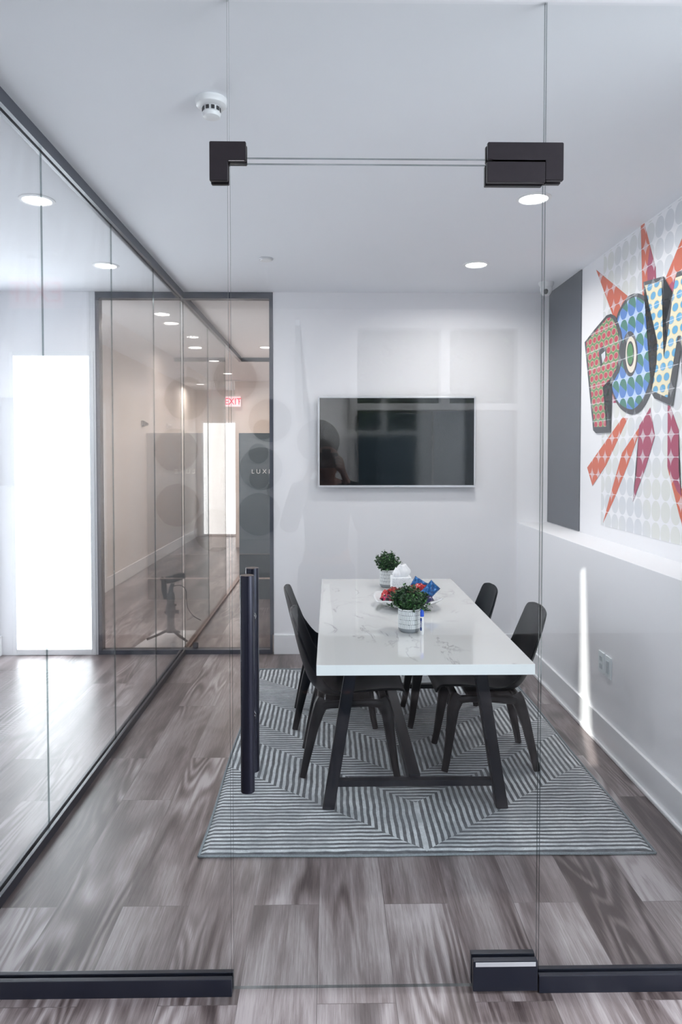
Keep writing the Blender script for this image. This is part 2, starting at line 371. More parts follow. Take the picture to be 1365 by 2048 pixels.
def lathe(bm, prof, seg=32, c=(0, 0, 0), mi=0):
    rings = []
    for r, z in prof:
        if r < 1e-5: rings.append([bm.verts.new((c[0], c[1], c[2] + z))])
        else: rings.append([bm.verts.new((c[0] + r * math.cos(2 * PI * i / seg), c[1] + r * math.sin(2 * PI * i / seg), c[2] + z)) for i in range(seg)])
    for A, B_ in zip(rings, rings[1:]):
        for i in range(seg):
            j = (i + 1) % seg
            if len(A) == 1 and len(B_) == 1: continue
            if len(A) == 1: f = bm.faces.new((A[0], B_[j], B_[i]))
            elif len(B_) == 1: f = bm.faces.new((A[i], A[j], B_[0]))
            else: f = bm.faces.new((A[i], A[j], B_[j], B_[i]))
            f.material_index = mi
    return bm
def loft(bm, path, sizes, seg=12, power=3.2, up=(0, 1, 0)):
    """rounded-rectangle section swept along path; sizes = half extents (a,b)"""
    rings = []; path = [Vector(p) for p in path]; upv = Vector(up)
    for k, p in enumerate(path):
        d = (path[min(k + 1, len(path) - 1)] - path[max(k - 1, 0)]).normalized()
        s = upv.cross(d).normalized(); u = d.cross(s).normalized(); a, b_ = sizes[k]; ring = []
        for i in range(seg):
            th = 2 * PI * (i + 0.5) / seg; ct, st_ = math.cos(th), math.sin(th)
            rr = (abs(ct) ** power + abs(st_) ** power) ** (-1 / power)
            ring.append(bm.verts.new(p + s * a * rr * ct + u * b_ * rr * st_))
        rings.append(ring)
    for A, B_ in zip(rings, rings[1:]):
        for i in range(seg):
            j = (i + 1) % seg; bm.faces.new((A[i], A[j], B_[j], B_[i]))
    bm.faces.new(rings[0][::-1]); bm.faces.new(rings[-1]); return bm
def tube(bm, pts, r, seg=8):
    return loft(bm, pts, [(r, r)] * len(pts), seg, 2.0, (0.13, 0.97, 0.2))
def grid(bm, fn, nu, nv, closed_v=False):
    vs = [[bm.verts.new(fn(i / nu, j / nv)) for j in range(nv + (0 if closed_v else 1))] for i in range(nu + 1)]
    for i in range(nu):
        for j in range(nv):
            j2 = (j + 1) % len(vs[0]) if closed_v else j + 1
            bm.faces.new((vs[i][j], vs[i][j2], vs[i + 1][j2], vs[i + 1][j]))
    return vs
def prism(bm, pts, h, axis=0, at=0.0, mi=0):
    """polygon pts in the plane perpendicular to axis, extruded by h along axis from at"""
    def P(a, b_, c):
        return (c, a, b_) if axis == 0 else ((a, c, b_) if axis == 1 else (a, b_, c))
    A = [bm.verts.new(P(a, b_, at)) for a, b_ in pts]; B_ = [bm.verts.new(P(a, b_, at + h)) for a, b_ in pts]
    fs = [bm.faces.new(A), bm.faces.new(B_[::-1])]
    n = len(A)
    for i in range(n): bm.faces.new((A[i], B_[i], B_[(i + 1) % n], A[(i + 1) % n]))
    bmesh.ops.triangulate(bm, faces=fs, ngon_method='EAR_CLIP')
    return bm
def catmull(pts, n):
    pts = [Vector(p) for p in pts]; P = [2 * pts[0] - pts[1]] + pts + [2 * pts[-1] - pts[-2]]; out = []
    for k in range(n + 1):
        s = k / n * (len(pts) - 1); i = min(int(s), len(pts) - 2); f = s - i
        a, b_, c, d = P[i], P[i + 1], P[i + 2], P[i + 3]
        out.append(0.5 * ((2 * b_) + (c - a) * f + (2 * a - 5 * b_ + 4 * c - d) * f * f + (3 * b_ - a - 3 * c + d) * f ** 3))
    return out
def text_mesh(s, size, mat, parent, name, M4, depth=0.001, align='CENTER', sx=1.0):
    cu = bpy.data.curves.new('lettering', 'FONT'); cu.body = s; cu.size = size; cu.extrude = depth; cu.align_x = align; cu.align_y = 'CENTER'
    o = bpy.data.objects.new('lettering_tmp', cu); C.objects.link(o)
    bpy.context.view_layer.update()
    me = bpy.data.meshes.new_from_object(o.evaluated_get(bpy.context.evaluated_depsgraph_get()))
    bpy.data.objects.remove(o)
    me.transform(Matrix.Diagonal((sx, 1, 1, 1))); me.transform(M4)
    me.materials.clear(); me.materials.append(mat)
    r = bpy.data.objects.new(name, me); C.objects.link(r); r.parent = parent; return r
def basis(ox, oy, oz, X, Y):
    X = Vector(X).normalized(); Y = Vector(Y).normalized(); Z = X.cross(Y)
    m = Matrix.Identity(4)
    for i in range(3): m[i][0] = X[i]; m[i][1] = Y[i]; m[i][2] = Z[i]; m[i][3] = (ox, oy, oz)[i]
    return m

# ------------------------------------------------------------------ main dimensions
XL, XC, XR, XLED = -1.165, -2.60, 1.735, 1.485
DF, YB, YE, HC, YH, XH = 2.04, 5.60, 13.90, 2.85, -2.15, 3.40
TOPF = 2.40            # top of the glass door
def struct(name, bm, mat, label, cat, parent=None, smooth=False):
    o = obj(name, bm, mat, parent, smooth)
    if not parent: tag(o, label, cat, kind='structure')
    return o

bm = BM(); box(bm, XC - 0.3, YH - 0.3, -0.12, XH + 0.3, YE + 0.3, 0.0)
struct('floor', bm, M['floor'], 'grey brown wood plank floor running under the glass walls', 'floor')
bm = BM(); box(bm, XC - 0.3, YH - 0.3, HC, XH + 0.3, YE + 0.3, HC + 0.15)
struct('ceiling', bm, M['ceiling'], 'smooth white painted ceiling with recessed lights', 'ceiling')
bm = BM(); box(bm, XC - 0.15, YH, 0, XC, YB + 0.12, HC)
struct('wall_left', bm, M['wall'], 'white wall on the far side of the glass corridor', 'wall')
bm = BM(); box(bm, XC - 0.15, YB + 0.12, 0, XC, YE, HC)
struct('wall_corridor', bm, M['warmwall'], 'warm white corridor wall beyond the grey framed glass', 'wall')
# back wall with corridor door opening and the framed glass opening
DX0, DX1, DZ0, DZ1 = -2.50, -1.845, 0.0, 2.385
FX0, FX1 = -1.83, -0.444
bm = BM()
box(bm, XC, YB, 0, DX0, YB + 0.12, HC); box(bm, DX0, YB, DZ1, FX0, YB + 0.12, HC); box(bm, DX1, YB, 0, FX0, YB + 0.12, DZ1)
box(bm, FX1, YB, 0, XR + 0.12, YB + 0.12, HC)
struct('wall_back', bm, M['wall'], 'white back wall carrying the television', 'wall')
bm = BM(); box(bm, XR, DF - 0.1, 0, XR + 0.12, YB, HC)
struct('wall_right', bm, M['wall'], 'white right wall above the ledge, behind the mural', 'wall')
bm = BM(); box(bm, XLED, DF + 0.012, 0, XR, YB, 1.045, 0.003)
struct('wall_ledge', bm, M['wall'], 'thick lower white wall with a flat ledge under the mural', 'wall')
bm = BM(); box(bm, -0.30, YB + 0.12, 0, -0.18, YE, HC)
struct('wall_inner', bm, M['warmwall'], 'warm white inner wall beyond the back glass opening', 'wall')
bm = BM(); box(bm, XC, YE, 0, -2.50, YE + 0.12, HC); box(bm, -2.50, YE, 2.25, -1.785, YE + 0.12, HC); box(bm, -1.785, YE, 0, -0.18, YE + 0.12, HC)
struct('wall_far', bm, M['warmwall'], 'warm white end wall of the corridor around the bright door', 'wall')
bm = BM(); box(bm, -1.62, 12.2, 0, -0.30, 12.32, HC)
struct('wall_return', bm, M['warmwall'], 'warm white wall return beside the far corridor door', 'wall')
bm = BM(); box(bm, XR + 0.12, DF - 0.1, 0, XH, DF + 0.02, HC)
struct('wall_hall_end', bm, M['wall'], 'white wall of the entrance hall right of the glass front', 'wall')
# entrance hall: street front wall with storefront, side wall with tall windows
SX0, SX1, SZ = 0.17, 1.74, 2.77
bm = BM(); box(bm, XC, YH - 0.12, 0, -0.304, YH, HC); box(bm, -0.304, YH - 0.12, 0, -0.165, YH, 1.88)
prism(bm, [(-0.165, 0.0), (SX0, 0.0), (SX0, HC), (-0.262, HC), (-0.262, 2.78), (-0.165, 1.88)], 0.12, axis=1, at=YH - 0.12)  # tapered gap is a slot added to shape the sun patch
box(bm, SX1, YH - 0.12, 0, XH, YH, HC); box(bm, SX0, YH - 0.12, SZ, SX1, YH, HC); box(bm, -0.304, YH - 0.12, 2.78, -0.262, YH, HC)
struct('wall_front', bm, M['wall'], 'white street side wall of the entrance hall behind the viewer', 'wall')
bm = BM(); box(bm, XH, YH, 0, XH + 0.12, DF, 0.3); box(bm, XH, YH, 2.7, XH + 0.12, DF, HC)
for y in (YH, -0.7, 0.6, 1.9): box(bm, XH, y, 0.3, XH + 0.12, y + 0.15, 2.7)
struct('wall_side', bm, M['wall'], 'white side wall of the entrance hall with tall openings', 'wall')
for i, (a, b_) in enumerate(((-2.0, -0.7), (-0.55, 0.6), (0.75, 1.9))):
    e = thing('window_%d' % (20 + i), (XH, 0, 0), 0, 'tall clear side window of the entrance hall, number %s from the street' % ('one', 'two', 'three')[i], 'window', kind='structure')
    bm = BM(); box(bm, 0.09, a, 0.3, 0.10, b_, 2.7); obj('glass_pane', bm, M['glass'], e)

# baseboards
def board(name, pts, label, h=0.155, parent=None):
    bm = BM()
    for x0, y0, x1, y1 in pts:
        box(bm, x0, y0, 0, x1, y1, h, 0.003)
    o = obj(name, bm, M['trim']); tag(o, label, 'baseboard', kind='structure'); return o
board('baseboard_back', [(FX1 + 0.002, YB - 0.016, XLED, YB), ], 'white baseboard along the back wall under the television')
board('baseboard_right', [(XLED - 0.016, DF + 0.02, XLED, YB - 0.016), (XLED - 0.028, DF + 0.02, XLED - 0.016, YB - 0.016)], 'white baseboard along the lower right wall')
bm = BM(); box(bm, XLED - 0.016, DF + 0.02, 0, XLED, YB - 0.016, 0.16, 0.003); box(bm, XLED - 0.030, DF + 0.02, 0, XLED - 0.016, YB - 0.016, 0.02, 0.006)
o = bpy.data.objects['baseboard_right']; me = bpy.data.meshes.new('baseboard_right'); bm.to_mesh(me); bm.free(); me.materials.append(M['trim']); o.data = me
board('baseboard_left', [(XC, YH, XC + 0.016, YB)], 'white baseboard at the foot of the left corridor wall')
board('baseboard_corridor', [(XC, YB + 0.12, XC + 0.016, YE)], 'white baseboard of the corridor beyond the back glass')
board('baseboard_hall', [(XC + 0.016, YH, SX0, YH + 0.016), (SX1, YH, XH, YH + 0.016)], 'white baseboard on the street side wall of the hall')

# dark painted strip on right wall
bm = BM(); box(bm, XR - 0.008, 4.885, 1.05, XR, YB - 0.001, HC - 0.001)
tag(obj('trim_1', bm, M['grey_paint']), 'tall slate grey painted panel in the right back corner', 'panel', kind='structure')

# ------------------------------------------------------------------ glass walls
def pane(bm, x0, y0, z0, x1, y1, z1):
    box(bm, x0, y0, z0, x1, y1, z1)
    s = (x1 - x0, y1 - y0, z1 - z0); a = s.index(min(s)); bm.normal_update()
    for f in bm.faces: f.material_index = 0 if abs(f.normal[a]) > 0.9 else 1
    return bm
GL = [M['glass'], M['glass_edge']]; GP = [M['glass_part'], M['joint_edge']]; GT = [M['glass_tint'], M['glass_edge']]
G0, G1 = DF - 0.006, DF + 0.006
JL, JR = -0.285, 0.611
def sidelight(name, label, x0, x1, ch0, ch1):
    e = thing(name, ((x0 + x1) / 2, DF, 0), 0, label, 'glass panel', kind='structure'); ox = (x0 + x1) / 2
    bm = pane(BM(), x0 - ox, -0.006, 0.012, x1 - ox, 0.006, HC + 0.02); obj('glass_pane', bm, GL, e)
    bm = BM(); box(bm, ch0 - ox, -0.022, 0.0, ch1 - ox, -0.0062, 0.052, 0.002); box(bm, ch0 - ox, 0.0062, 0.0, ch1 - ox, 0.022, 0.052, 0.002)
    box(bm, ch0 - ox, -0.0062, 0.0, ch1 - ox, 0.0062, 0.010)
    obj('floor_channel', bm, M['channel_black'], e); return e, ox
wl, oxl = sidelight('window_1', 'fixed clear glass panel left of the glass door', XL + 0.012, JL - 0.004, XL + 0.012, JL)
wr, oxr = sidelight('window_2', 'fixed clear glass panel right of the glass door', JR + 0.004, XR - 0.001, JR + 0.0, XLED - 0.03)
# cut the right sidelight around the thick lower wall
wr.children[0].data.name
wt = thing('window_3', ((JL + JR) / 2, DF, TOPF + 0.01), 0, 'glass transom panel above the glass door', 'glass panel', kind='structure')
tx = (JL + JR) / 2; tz = TOPF + 0.01
bm = pane(BM(), JL - tx + 0.001, -0.006, 0.002, JR - tx - 0.001, 0.006, HC - tz + 0.02); obj('glass_pane', bm, GL, wt)
def lshape(pts, y0, y1, ox, oz):
    bm = BM(); prism(bm, [(a - ox, b_ - oz) for a, b_ in pts], y1 - y0, axis=1, at=y0)
    es = [e for e in bm.edges if e.is_boundary or e.calc_face_angle(0) > 0.5]
    bmesh.ops.bevel(bm, geom=es, offset=0.0018, segments=2, affect='EDGES'); return bm
Lp = [(-0.337, 2.451), (-0.235, 2.451), (-0.235, 2.398), (-0.286, 2.398), (-0.286, 2.342), (-0.337, 2.342)]
Rp = [(0.446, 2.454), (0.661, 2.454), (0.661, 2.348), (0.612, 2.348), (0.612, 2.406), (0.446, 2.406)]
for pts, nm, lb in ((Lp, 'corner_clamp', 'black L-shaped clamp at the latch side of the door'), (Rp, 'overpanel_clamp', 'black L-shaped clamp above the door pivot')):
    e = obj(nm, lshape(pts, -0.021, -0.0065, tx, tz), M['patch'], wt); e['label'] = lb
    obj('back_plate', lshape(pts, 0.0065, 0.021, tx, tz), M['patch'], e)
bm = BM(); box(bm, -0.240 - tx, -0.019, 2.3985 - tz, -0.284 - tx, -0.008, 2.4045 - tz, 0.001); obj('strike_plate', bm, M['chrome'], wt)
# door
dr = thing('door_1', (tx, DF, 0), 0, 'frameless clear glass door with black tube pulls', 'door', kind='structure')
DZB = 0.012
bm = pane(BM(), JL + 0.003 - tx, -0.006, DZB, JR - 0.003 - tx, 0.006, TOPF - 0.004); obj('glass_pane', bm, GL, dr)
for sgn, nm in ((-1, 'top_pivot_patch'), (1, 'top_pivot_patch')):
    bm = BM(); y0, y1 = sorted((sgn * 0.0065, sgn * 0.023)); box(bm, 0.444 - tx, y0, 2.342, 0.6085 - tx, y1, 2.399, 0.002); obj(nm, bm, M['patch'], dr)
    bm = BM(); y0, y1 = sorted((sgn * 0.0065, sgn * 0.025)); box(bm, 0.417 - tx, y0, 0.010, 0.606 - tx, y1, 0.100, 0.002); obj('bottom_pivot_patch', bm, M['channel_black'], dr)
bm = BM(); box(bm, 0.424 - tx, -0.0262, 0.084, 0.600 - tx, -0.0252, 0.097, 0.0004); o = obj('patch_cover_strip', bm, M['bezel'], dr); o['label'] = 'silver strip on the bottom pivot patch'
bm = BM(); cyl(bm, (0.545 - tx, -0.010, 2.392), (0.545 - tx, -0.010, 2.412), 0.006, seg=16); box(bm, 0.530 - tx, -0.014, 2.400, 0.562 - tx, -0.006, 2.404); obj('pivot_pin', bm, M['chrome'], dr)
HX = -0.231
for sgn, z0, z1, nm in ((-1, 0.628, 1.238, 'street side'), (1, 0.628, 1.238, 'room side')):
    bm = BM(); cyl(bm, (HX - tx, sgn * 0.066, z0), (HX - tx, sgn * 0.066, z1), 0.0195, seg=40)
    bmesh.ops.bevel(bm, geom=[e for e in bm.edges if len(e.link_faces) == 2 and e.calc_face_angle(0) > 1.0], offset=0.0025, segments=2, affect='EDGES')
    h = obj('pull_handle', bm, M['pull'], dr, True); h['label'] = 'black tube pull on the %s of the door' % nm
    bm = BM()
    for z in (0.813, 1.104):
        cyl(bm, (HX - tx + 0.0, sgn * 0.0062, z), (HX - tx, sgn * 0.05, z), 0.011, seg=20); cyl(bm, (HX - tx, sgn * 0.0062, z), (HX - tx, sgn * 0.012, z), 0.017, seg=24)
    obj('standoff', bm, M['chrome'], h, True)
# threshold gap line under door is left open

# left partition: four glass panels between ceiling and floor channels
JT = [DF + 0.0, 2.917, 3.834, 4.739, YB - 0.0]
for i in range(4):
    y0, y1 = JT[i] + (0.008 if i == 0 else 0.0005), JT[i + 1] - (0.004 if i == 3 else 0.0005)
    e = thing('window_%d' % (4 + i), (XL, (y0 + y1) / 2, 0), 0, '%s glass panel of the left partition counted from the viewer' % ('first', 'second', 'third', 'fourth')[i], 'glass panel', kind='structure')
    oy = (y0 + y1) / 2; bm = pane(BM(), -0.004, y0 - oy, 0.02, 0.004, y1 - oy, HC - 0.012); obj('glass_pane', bm, GP, e)
bm = BM(); box(bm, XL - 0.024, DF + 0.007, HC - 0.052, XL - 0.0065, YB - 0.001, HC); box(bm, XL + 0.0065, DF + 0.007, HC - 0.052, XL + 0.024, YB - 0.001, HC)
struct('trim_2', bm, M['channel'], 'dark ceiling channel of the left glass partition', 'channel')
bm = BM(); box(bm, XL - 0.022, DF + 0.007, 0, XL - 0.0065, YB - 0.001, 0.04, 0.002); box(bm, XL + 0.0065, DF + 0.007, 0, XL + 0.022, YB - 0.001, 0.04, 0.002); box(bm, XL - 0.0065, DF + 0.007, 0, XL + 0.0065, YB - 0.001, 0.014)
struct('trim_3', bm, M['channel_black'], 'dark floor channel of the left glass partition', 'channel')
# framed glass in the back wall
e = thing('window_8', ((FX0 + FX1) / 2, YB, 0), 0, 'grey framed glass opening in the back wall left of the television', 'window', kind='structure'); ox = (FX0 + FX1) / 2; hw = (FX1 - FX0) / 2
bm = BM(); fw = 0.030
box(bm, -hw, -0.004, 0.0, -hw + fw, 0.08, HC - 0.001, 0.001); box(bm, hw - fw, -0.004, 0.157, hw, 0.08, HC - 0.001, 0.001)
box(bm, hw - fw, -0.004, 0.0, hw - 0.012, 0.08, 0.157, 0.001)
box(bm, -hw + fw, -0.004, HC - 0.050, hw - fw, 0.08, HC - 0.001, 0.001); box(bm, -hw + fw, -0.004, 0.0, hw - fw, 0.08, 0.035, 0.001)
obj('frame', bm, M['channel'], e)
for a, b_ in ((-hw + fw, XL - ox - 0.002), (XL - ox + 0.002, hw - fw)):
    bm = pane(BM(), a, 0.030, 0.035, b_, 0.040, HC - 0.05); obj('glass_pane', bm, GT, e)
# second glass wall continuing behind the back glass
for i, (a, b_) in enumerate(((YB + 0.09, 6.82), (6.824, 7.95))):
    e = thing('window_%d' % (9 + i), (XL, (a + b_) / 2, 0), 0, '%s glass panel of the partition beyond the back glass' % ('near', 'far')[i], 'glass panel', kind='structure')
    bm = pane(BM(), -0.005, -(b_ - a) / 2, 0.02, 0.005, (b_ - a) / 2, HC - 0.02); obj('glass_pane', bm, GL, e)
bm = BM(); box(bm, XL - 0.02, YB + 0.085, HC - 0.05, XL + 0.02, 9.30, HC); box(bm, XL - 0.02, 9.30, HC - 0.05, -0.30, 9.34, HC)
struct('trim_4', bm, M['channel'], 'dark ceiling channel of the partition beyond the back glass', 'channel')
bm = BM(); box(bm, XL - 0.022, YB + 0.085, 0, XL + 0.022, 9.30, 0.02); struct('trim_5', bm, M['brown_wood'], 'brown floor channel of the partition beyond the back glass', 'channel')

# bright corridor door (glazed) in the back wall
M['frosted'] = plain('frosted_glow_pane', (0.9, 0.92, 0.95), 0.3, emit=((0.93, 0.97, 1.0), 7.0))  # this and the far pane glow by emission in place of daylight behind
M['frosted_far'] = plain('frosted_glow_pane_far', (0.9, 0.92, 0.95), 0.3, emit=((0.95, 0.98, 1.0), 2.2))
def glazed_door(name, loc, w_, h, label, pm, fr=0.035):
    e = thing(name, loc, 0, label, 'door', kind='structure')
    bm = BM(); box(bm, 0, -0.012, 0, fr, 0.06, h, 0.003); box(bm, w_ - fr, -0.012, 0, w_, 0.06, h, 0.003)
    box(bm, fr, -0.012, h - fr, w_ - fr, 0.06, h, 0.003); box(bm, fr, -0.012, 0.001, w_ - fr, 0.06, 0.045, 0.003); obj('frame', bm, M['trim'], e)
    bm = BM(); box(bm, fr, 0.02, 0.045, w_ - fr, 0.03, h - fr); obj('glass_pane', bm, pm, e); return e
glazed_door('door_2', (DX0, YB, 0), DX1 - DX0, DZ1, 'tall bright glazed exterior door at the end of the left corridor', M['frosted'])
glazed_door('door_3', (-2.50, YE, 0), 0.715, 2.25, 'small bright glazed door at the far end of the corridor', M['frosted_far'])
# plain white door in the corridor wall beyond
e = thing('door_4', (XC, 7.3, 0), 0, 'white flush door with lever handle in the corridor wall', 'door', kind='structure')
bm = BM(); box(bm, 0, -0.08, 0, 0.02, 0, 2.18, 0.002); box(bm, 0, 0.86, 0, 0.02, 0.94, 2.18, 0.002); box(bm, 0, 0, 2.1, 0.02, 0.86, 2.18, 0.002); obj('frame', bm, M['trim'], e)
bm = BM(); box(bm, 0, 0.004, 0.005, 0.014, 0.856, 2.096, 0.002); box(bm, 0.014, 0.14, 1.15, 0.02, 0.72, 1.95, 0.003); box(bm, 0.014, 0.14, 0.2, 0.02, 0.72, 1.0, 0.003); obj('leaf', bm, M['trim'], e)
bm = BM(); cyl(bm, (0.014, 0.07, 1.0), (0.05, 0.07, 1.0), 0.027); cyl(bm, (0.05, 0.07, 1.0), (0.05, 0.19, 1.0), 0.009); cyl(bm, (0.014, 0.07, 0.78), (0.03, 0.07, 0.78), 0.025); obj('handle', bm, M['bezel'], e, True)

# storefront behind the viewer
e = thing('window_12', (SX0, YH, 0), 0, 'white framed street front with trees behind its upper panes', 'window', kind='structure')
sw = SX1 - SX0; bm = BM()
box(bm, 0, -0.10, 0, 0.07, 0.03, SZ, 0.004); box(bm, sw - 0.10, -0.10, 0, sw, 0.03, SZ, 0.004); box(bm, 0.07, -0.10, SZ - 0.09, sw - 0.10, 0.03, SZ, 0.004)
box(bm, 0.07, -0.10, 1.97, sw - 0.10, 0.03, 2.03, 0.004); box(bm, 0.80, -0.10, 2.03, 0.88, 0.02, SZ - 0.09, 0.004); box(bm, 0.07, -0.10, 0, sw - 0.1, 0.03, 0.12, 0.004)
obj('frame', bm, M['trim'], e)
for a, b_ in ((0.07, 0.80), (0.88, sw - 0.10)):
    bm = BM(); box(bm, a, -0.05, 2.03, b_, -0.04, SZ - 0.09); obj('upper_pane', bm, M['glass'], e)
bm = BM(); box(bm, 0.07, -0.05, 0.12, sw - 0.10, -0.04, 1.97); obj('lower_pane', bm, GT[0], e)
bm = BM(); box(bm, 0, 0, 0, 0.635, 0.05, 1.94, 0.004); obj('tmp', bm, M['teal_dark']); o = bpy.data.objects['tmp']; o.name = 'privacy_screen'
o.location = (0.25, YH + 0.04, 0); tag(o, 'dark screen panel standing before the street front', 'screen')
bm = BM(); box(bm, 0, 0, 0, 0.68, 0.05, 1.96, 0.004); o = obj('privacy_screen', bm, M['teal_mid']); o.location = (0.90, YH + 0.04, 0); tag(o, 'grey teal screen panel at the right of the street front', 'screen')

# outdoors
bm = BM(); box(bm, -14, -14, -0.14, 14, YH - 0.3, -0.12); box(bm, -14, YH - 0.3, -0.14, XC - 0.3, 24, -0.12); box(bm, XH + 0.3, YH - 0.3, -0.14, 14, 24, -0.12); box(bm, XC - 0.3, YE + 0.3, -0.14, XH + 0.3, 24, -0.12)
struct('ground', bm, M['outdoor_ground'], 'pale concrete ground outside the building', 'ground')
def leaves(bm, c, R, n, s, squash=(1, 1, 1), shell=0.45, rng=random):
    for _ in range(n):
        while True:
            p = Vector((rng.uniform(-1, 1), rng.uniform(-1, 1), rng.uniform(-1, 1)))
            if p.length <= 1: break
        p = p.normalized() * (shell + (1 - shell) * rng.random() ** 0.7)
        p = Vector((p.x * R * squash[0], p.y * R * squash[1], p.z * R * squash[2])) + Vector(c)
        leaf(bm, p, s * rng.uniform(0.7, 1.25), rng)
def leaf(bm, p, s, rng=random):
    m_ = Matrix.Rotation(rng.uniform(0, 2 * PI), 3, 'Z') @ Matrix.Rotation(rng.uniform(-1.1, 1.1), 3, 'X') @ Matrix.Rotation(rng.uniform(-0.9, 0.9), 3, 'Y')
    q = [Vector((0, 0, 0)), Vector((0.42 * s, 0.4 * s, 0.07 * s)), Vector((0.30 * s, 0.85 * s, 0.04 * s)), Vector((0, 1.1 * s, 0)), Vector((-0.30 * s, 0.85 * s, 0.04 * s)), Vector((-0.42 * s, 0.4 * s, 0.07 * s))]
    v = [bm.verts.new(p + m_ @ a) for a in q]
    bm.faces.new((v[0], v[1], v[2], v[3])); bm.faces.new((v[0], v[3], v[4], v[5]))
for i, (x, y, R, h, lb) in enumerate(((1.3, -7.2, 1.6, 3.2, 'leafy street tree outside behind the left upper pane'), (3.9, -9.9, 1.9, 3.6, 'leafy street tree outside behind the right upper pane'))):
    e = thing('street_tree', (x, y, -0.12), 0, lb, 'tree', 'trees across the street')
    bm = BM(); loft(bm, [(0, 0, 0), (0.05, 0, h * 0.4), (0, 0.05, h * 0.8), (0.1, 0, h * 1.1)], [(0.14, 0.14), (0.11, 0.11), (0.08, 0.08), (0.03, 0.03)], 10, 2.0)
    for k in range(6):
        a = k * 1.05; loft(bm, [(0.02, 0.02, h * (0.55 + 0.05 * k)), (math.cos(a) * R * 0.35, math.sin(a) * R * 0.35, h * 0.85), (math.cos(a) * R * 0.7, math.sin(a) * R * 0.7, h * (0.95 + 0.04 * k))], [(0.05, 0.05), (0.035, 0.035), (0.015, 0.015)], 7, 2.0)
    obj('trunk', bm, M['bark'], e, True)
    bm = BM(); leaves(bm, (0, 0, h), R, 5200, 0.20, (1, 0.8, 0.85), 0.1);
    obj('foliage', bm, M['tree_leaf'], e)

e = thing('neighbouring_building', (2.0, -13.5, -0.12), 0, 'grey building across the street beyond the trees', 'building')
bm = BM(); box(bm, -9, -1.5, 0, 9, 0, 4.9); obj('facade', bm, M['outdoor_ground'], e)
for k in range(6):
    bm = BM(); box(bm, -7.4 + k * 2.6, -0.02, 3.0, -6.0 + k * 2.6, 0.05, 4.4); obj('window', bm, M['tv_screen'], e)
bm = BM(); box(bm, 0, 0, 0, 1.75, 1.45, 0.012, 0.004); o = obj('added_dark_mat', bm, M['jacket']); o.location = (0.05, YH + 0.10, 0); tag(o, 'added black mat on the hall floor that darkens the reflections', 'mat')  # dark mat added to keep reflections in the glass front dim
# ------------------------------------------------------------------ ceiling fittings
def downlight(x, y, power, label, group, warm=False):
    e = thing('recessed_downlight', (x, y, HC), 0, label, 'ceiling light', group)
    bm = BM(); lathe(bm, [(0.068, -0.004), (0.072, -0.0075), (0.086, -0.004), (0.088, 0.0)], 40); obj('trim_ring', bm, M['white_plastic'], e, True)
    bm = BM(); lathe(bm, [(0.0, -0.0045), (0.067, -0.0045), (0.068, -0.001), (0.0, -0.001)], 40); obj('diffuser', bm, M['lamp_on'], e)
    l = area('downlight_lamp', (x, y, HC - 0.012), (0, 0, 0), 0.13, 0.13, power, (1.0, 0.92, 0.85) if warm else (1.0, 0.97, 0.94), 'DISK', 165)
    return e
downlight(1.014, 3.553, DOWN_ROOM, 'lit round ceiling light nearest the hinge of the glass door', 'meeting room ceiling lights')
downlight(0.979, 4.771, DOWN_ROOM, 'lit round ceiling light in front of the television wall', 'meeting room ceiling lights')
downlight(-1.464, 3.614, DOWN_CORR, 'lit round light at upper left seen through the partition', 'corridor ceiling lights')
downlight(-1.504, 4.835, DOWN_CORR, 'lit round light above and right of the bright corridor door', 'corridor ceiling lights')
downlight(-1.523, 6.895, DOWN_FAR, 'lit round light just beyond the grey framed glass', 'far corridor ceiling lights', True)
downlight(-1.55, 9.6, DOWN_FAR, 'small lit light in the middle of the far corridor ceiling', 'far corridor ceiling lights', True)
downlight(-1.585, 11.06, DOWN_FAR, 'small lit light over the far end of the corridor', 'far corridor ceiling lights', True)
downlight(-2.30, 12.7, DOWN_FAR, 'warm light washing the wall beside the far door', 'far corridor ceiling lights', True)
downlight(-0.75, 8.4, DOWN_FAR * 0.6, 'small lit light in the room beyond the back glass', 'far corridor ceiling lights', True)
for x, y, lb in ((2.7, -1.2, 'added entrance hall light by the street corner'), (2.7, 0.9, 'added entrance hall light by the side window')):
    downlight(x, y, DOWN_HALL, lb, 'added entrance hall ceiling lights')  # lamps added out of sight to light the hall
for x, tx_, p_, lb in ((-1.5, -1.15, 85, 'added small white spot fixture aimed at the wall discs'), (-0.45, -0.35, 80, 'added small white spot fixture aimed between the discs and the street front'), (1.0, 1.0, 100, 'added small white spot fixture aimed at the street front frame')):  # added spots that brighten the unseen hall wall mirrored in the glass
    e = thing('added_wall_spot', (x, -0.75, HC), 0, lb, 'spotlight', 'added hall wall spotlights')
    bm = BM(); cyl(bm, (0, 0, 0), (0, 0, -0.02), 0.035); cyl(bm, (0, 0, -0.02), (0, 0, -0.05), 0.008); obj('mount', bm, M['white_plastic'], e, True)
    bm = BM(); cyl(bm, (0, 0.03, -0.045), (0, -0.06, -0.10), 0.030, 0.034); obj('head', bm, M['white_plastic'], e, True)
    l = bpy.data.lights.new('added_wall_spot_lamp', 'SPOT'); l.energy = p_; l.spot_size = math.radians(95); l.spot_blend = 0.6; l.shadow_soft_size = 0.03; l.color = (1.0, 0.97, 0.93)
    o = bpy.data.objects.new('added_wall_spot_lamp', l); C.objects.link(o); o.location = (x, -0.83, HC - 0.12)
    o.rotation_euler = (Vector((tx_, YH, 1.9)) - o.location).to_track_quat('-Z', 'Y').to_euler()
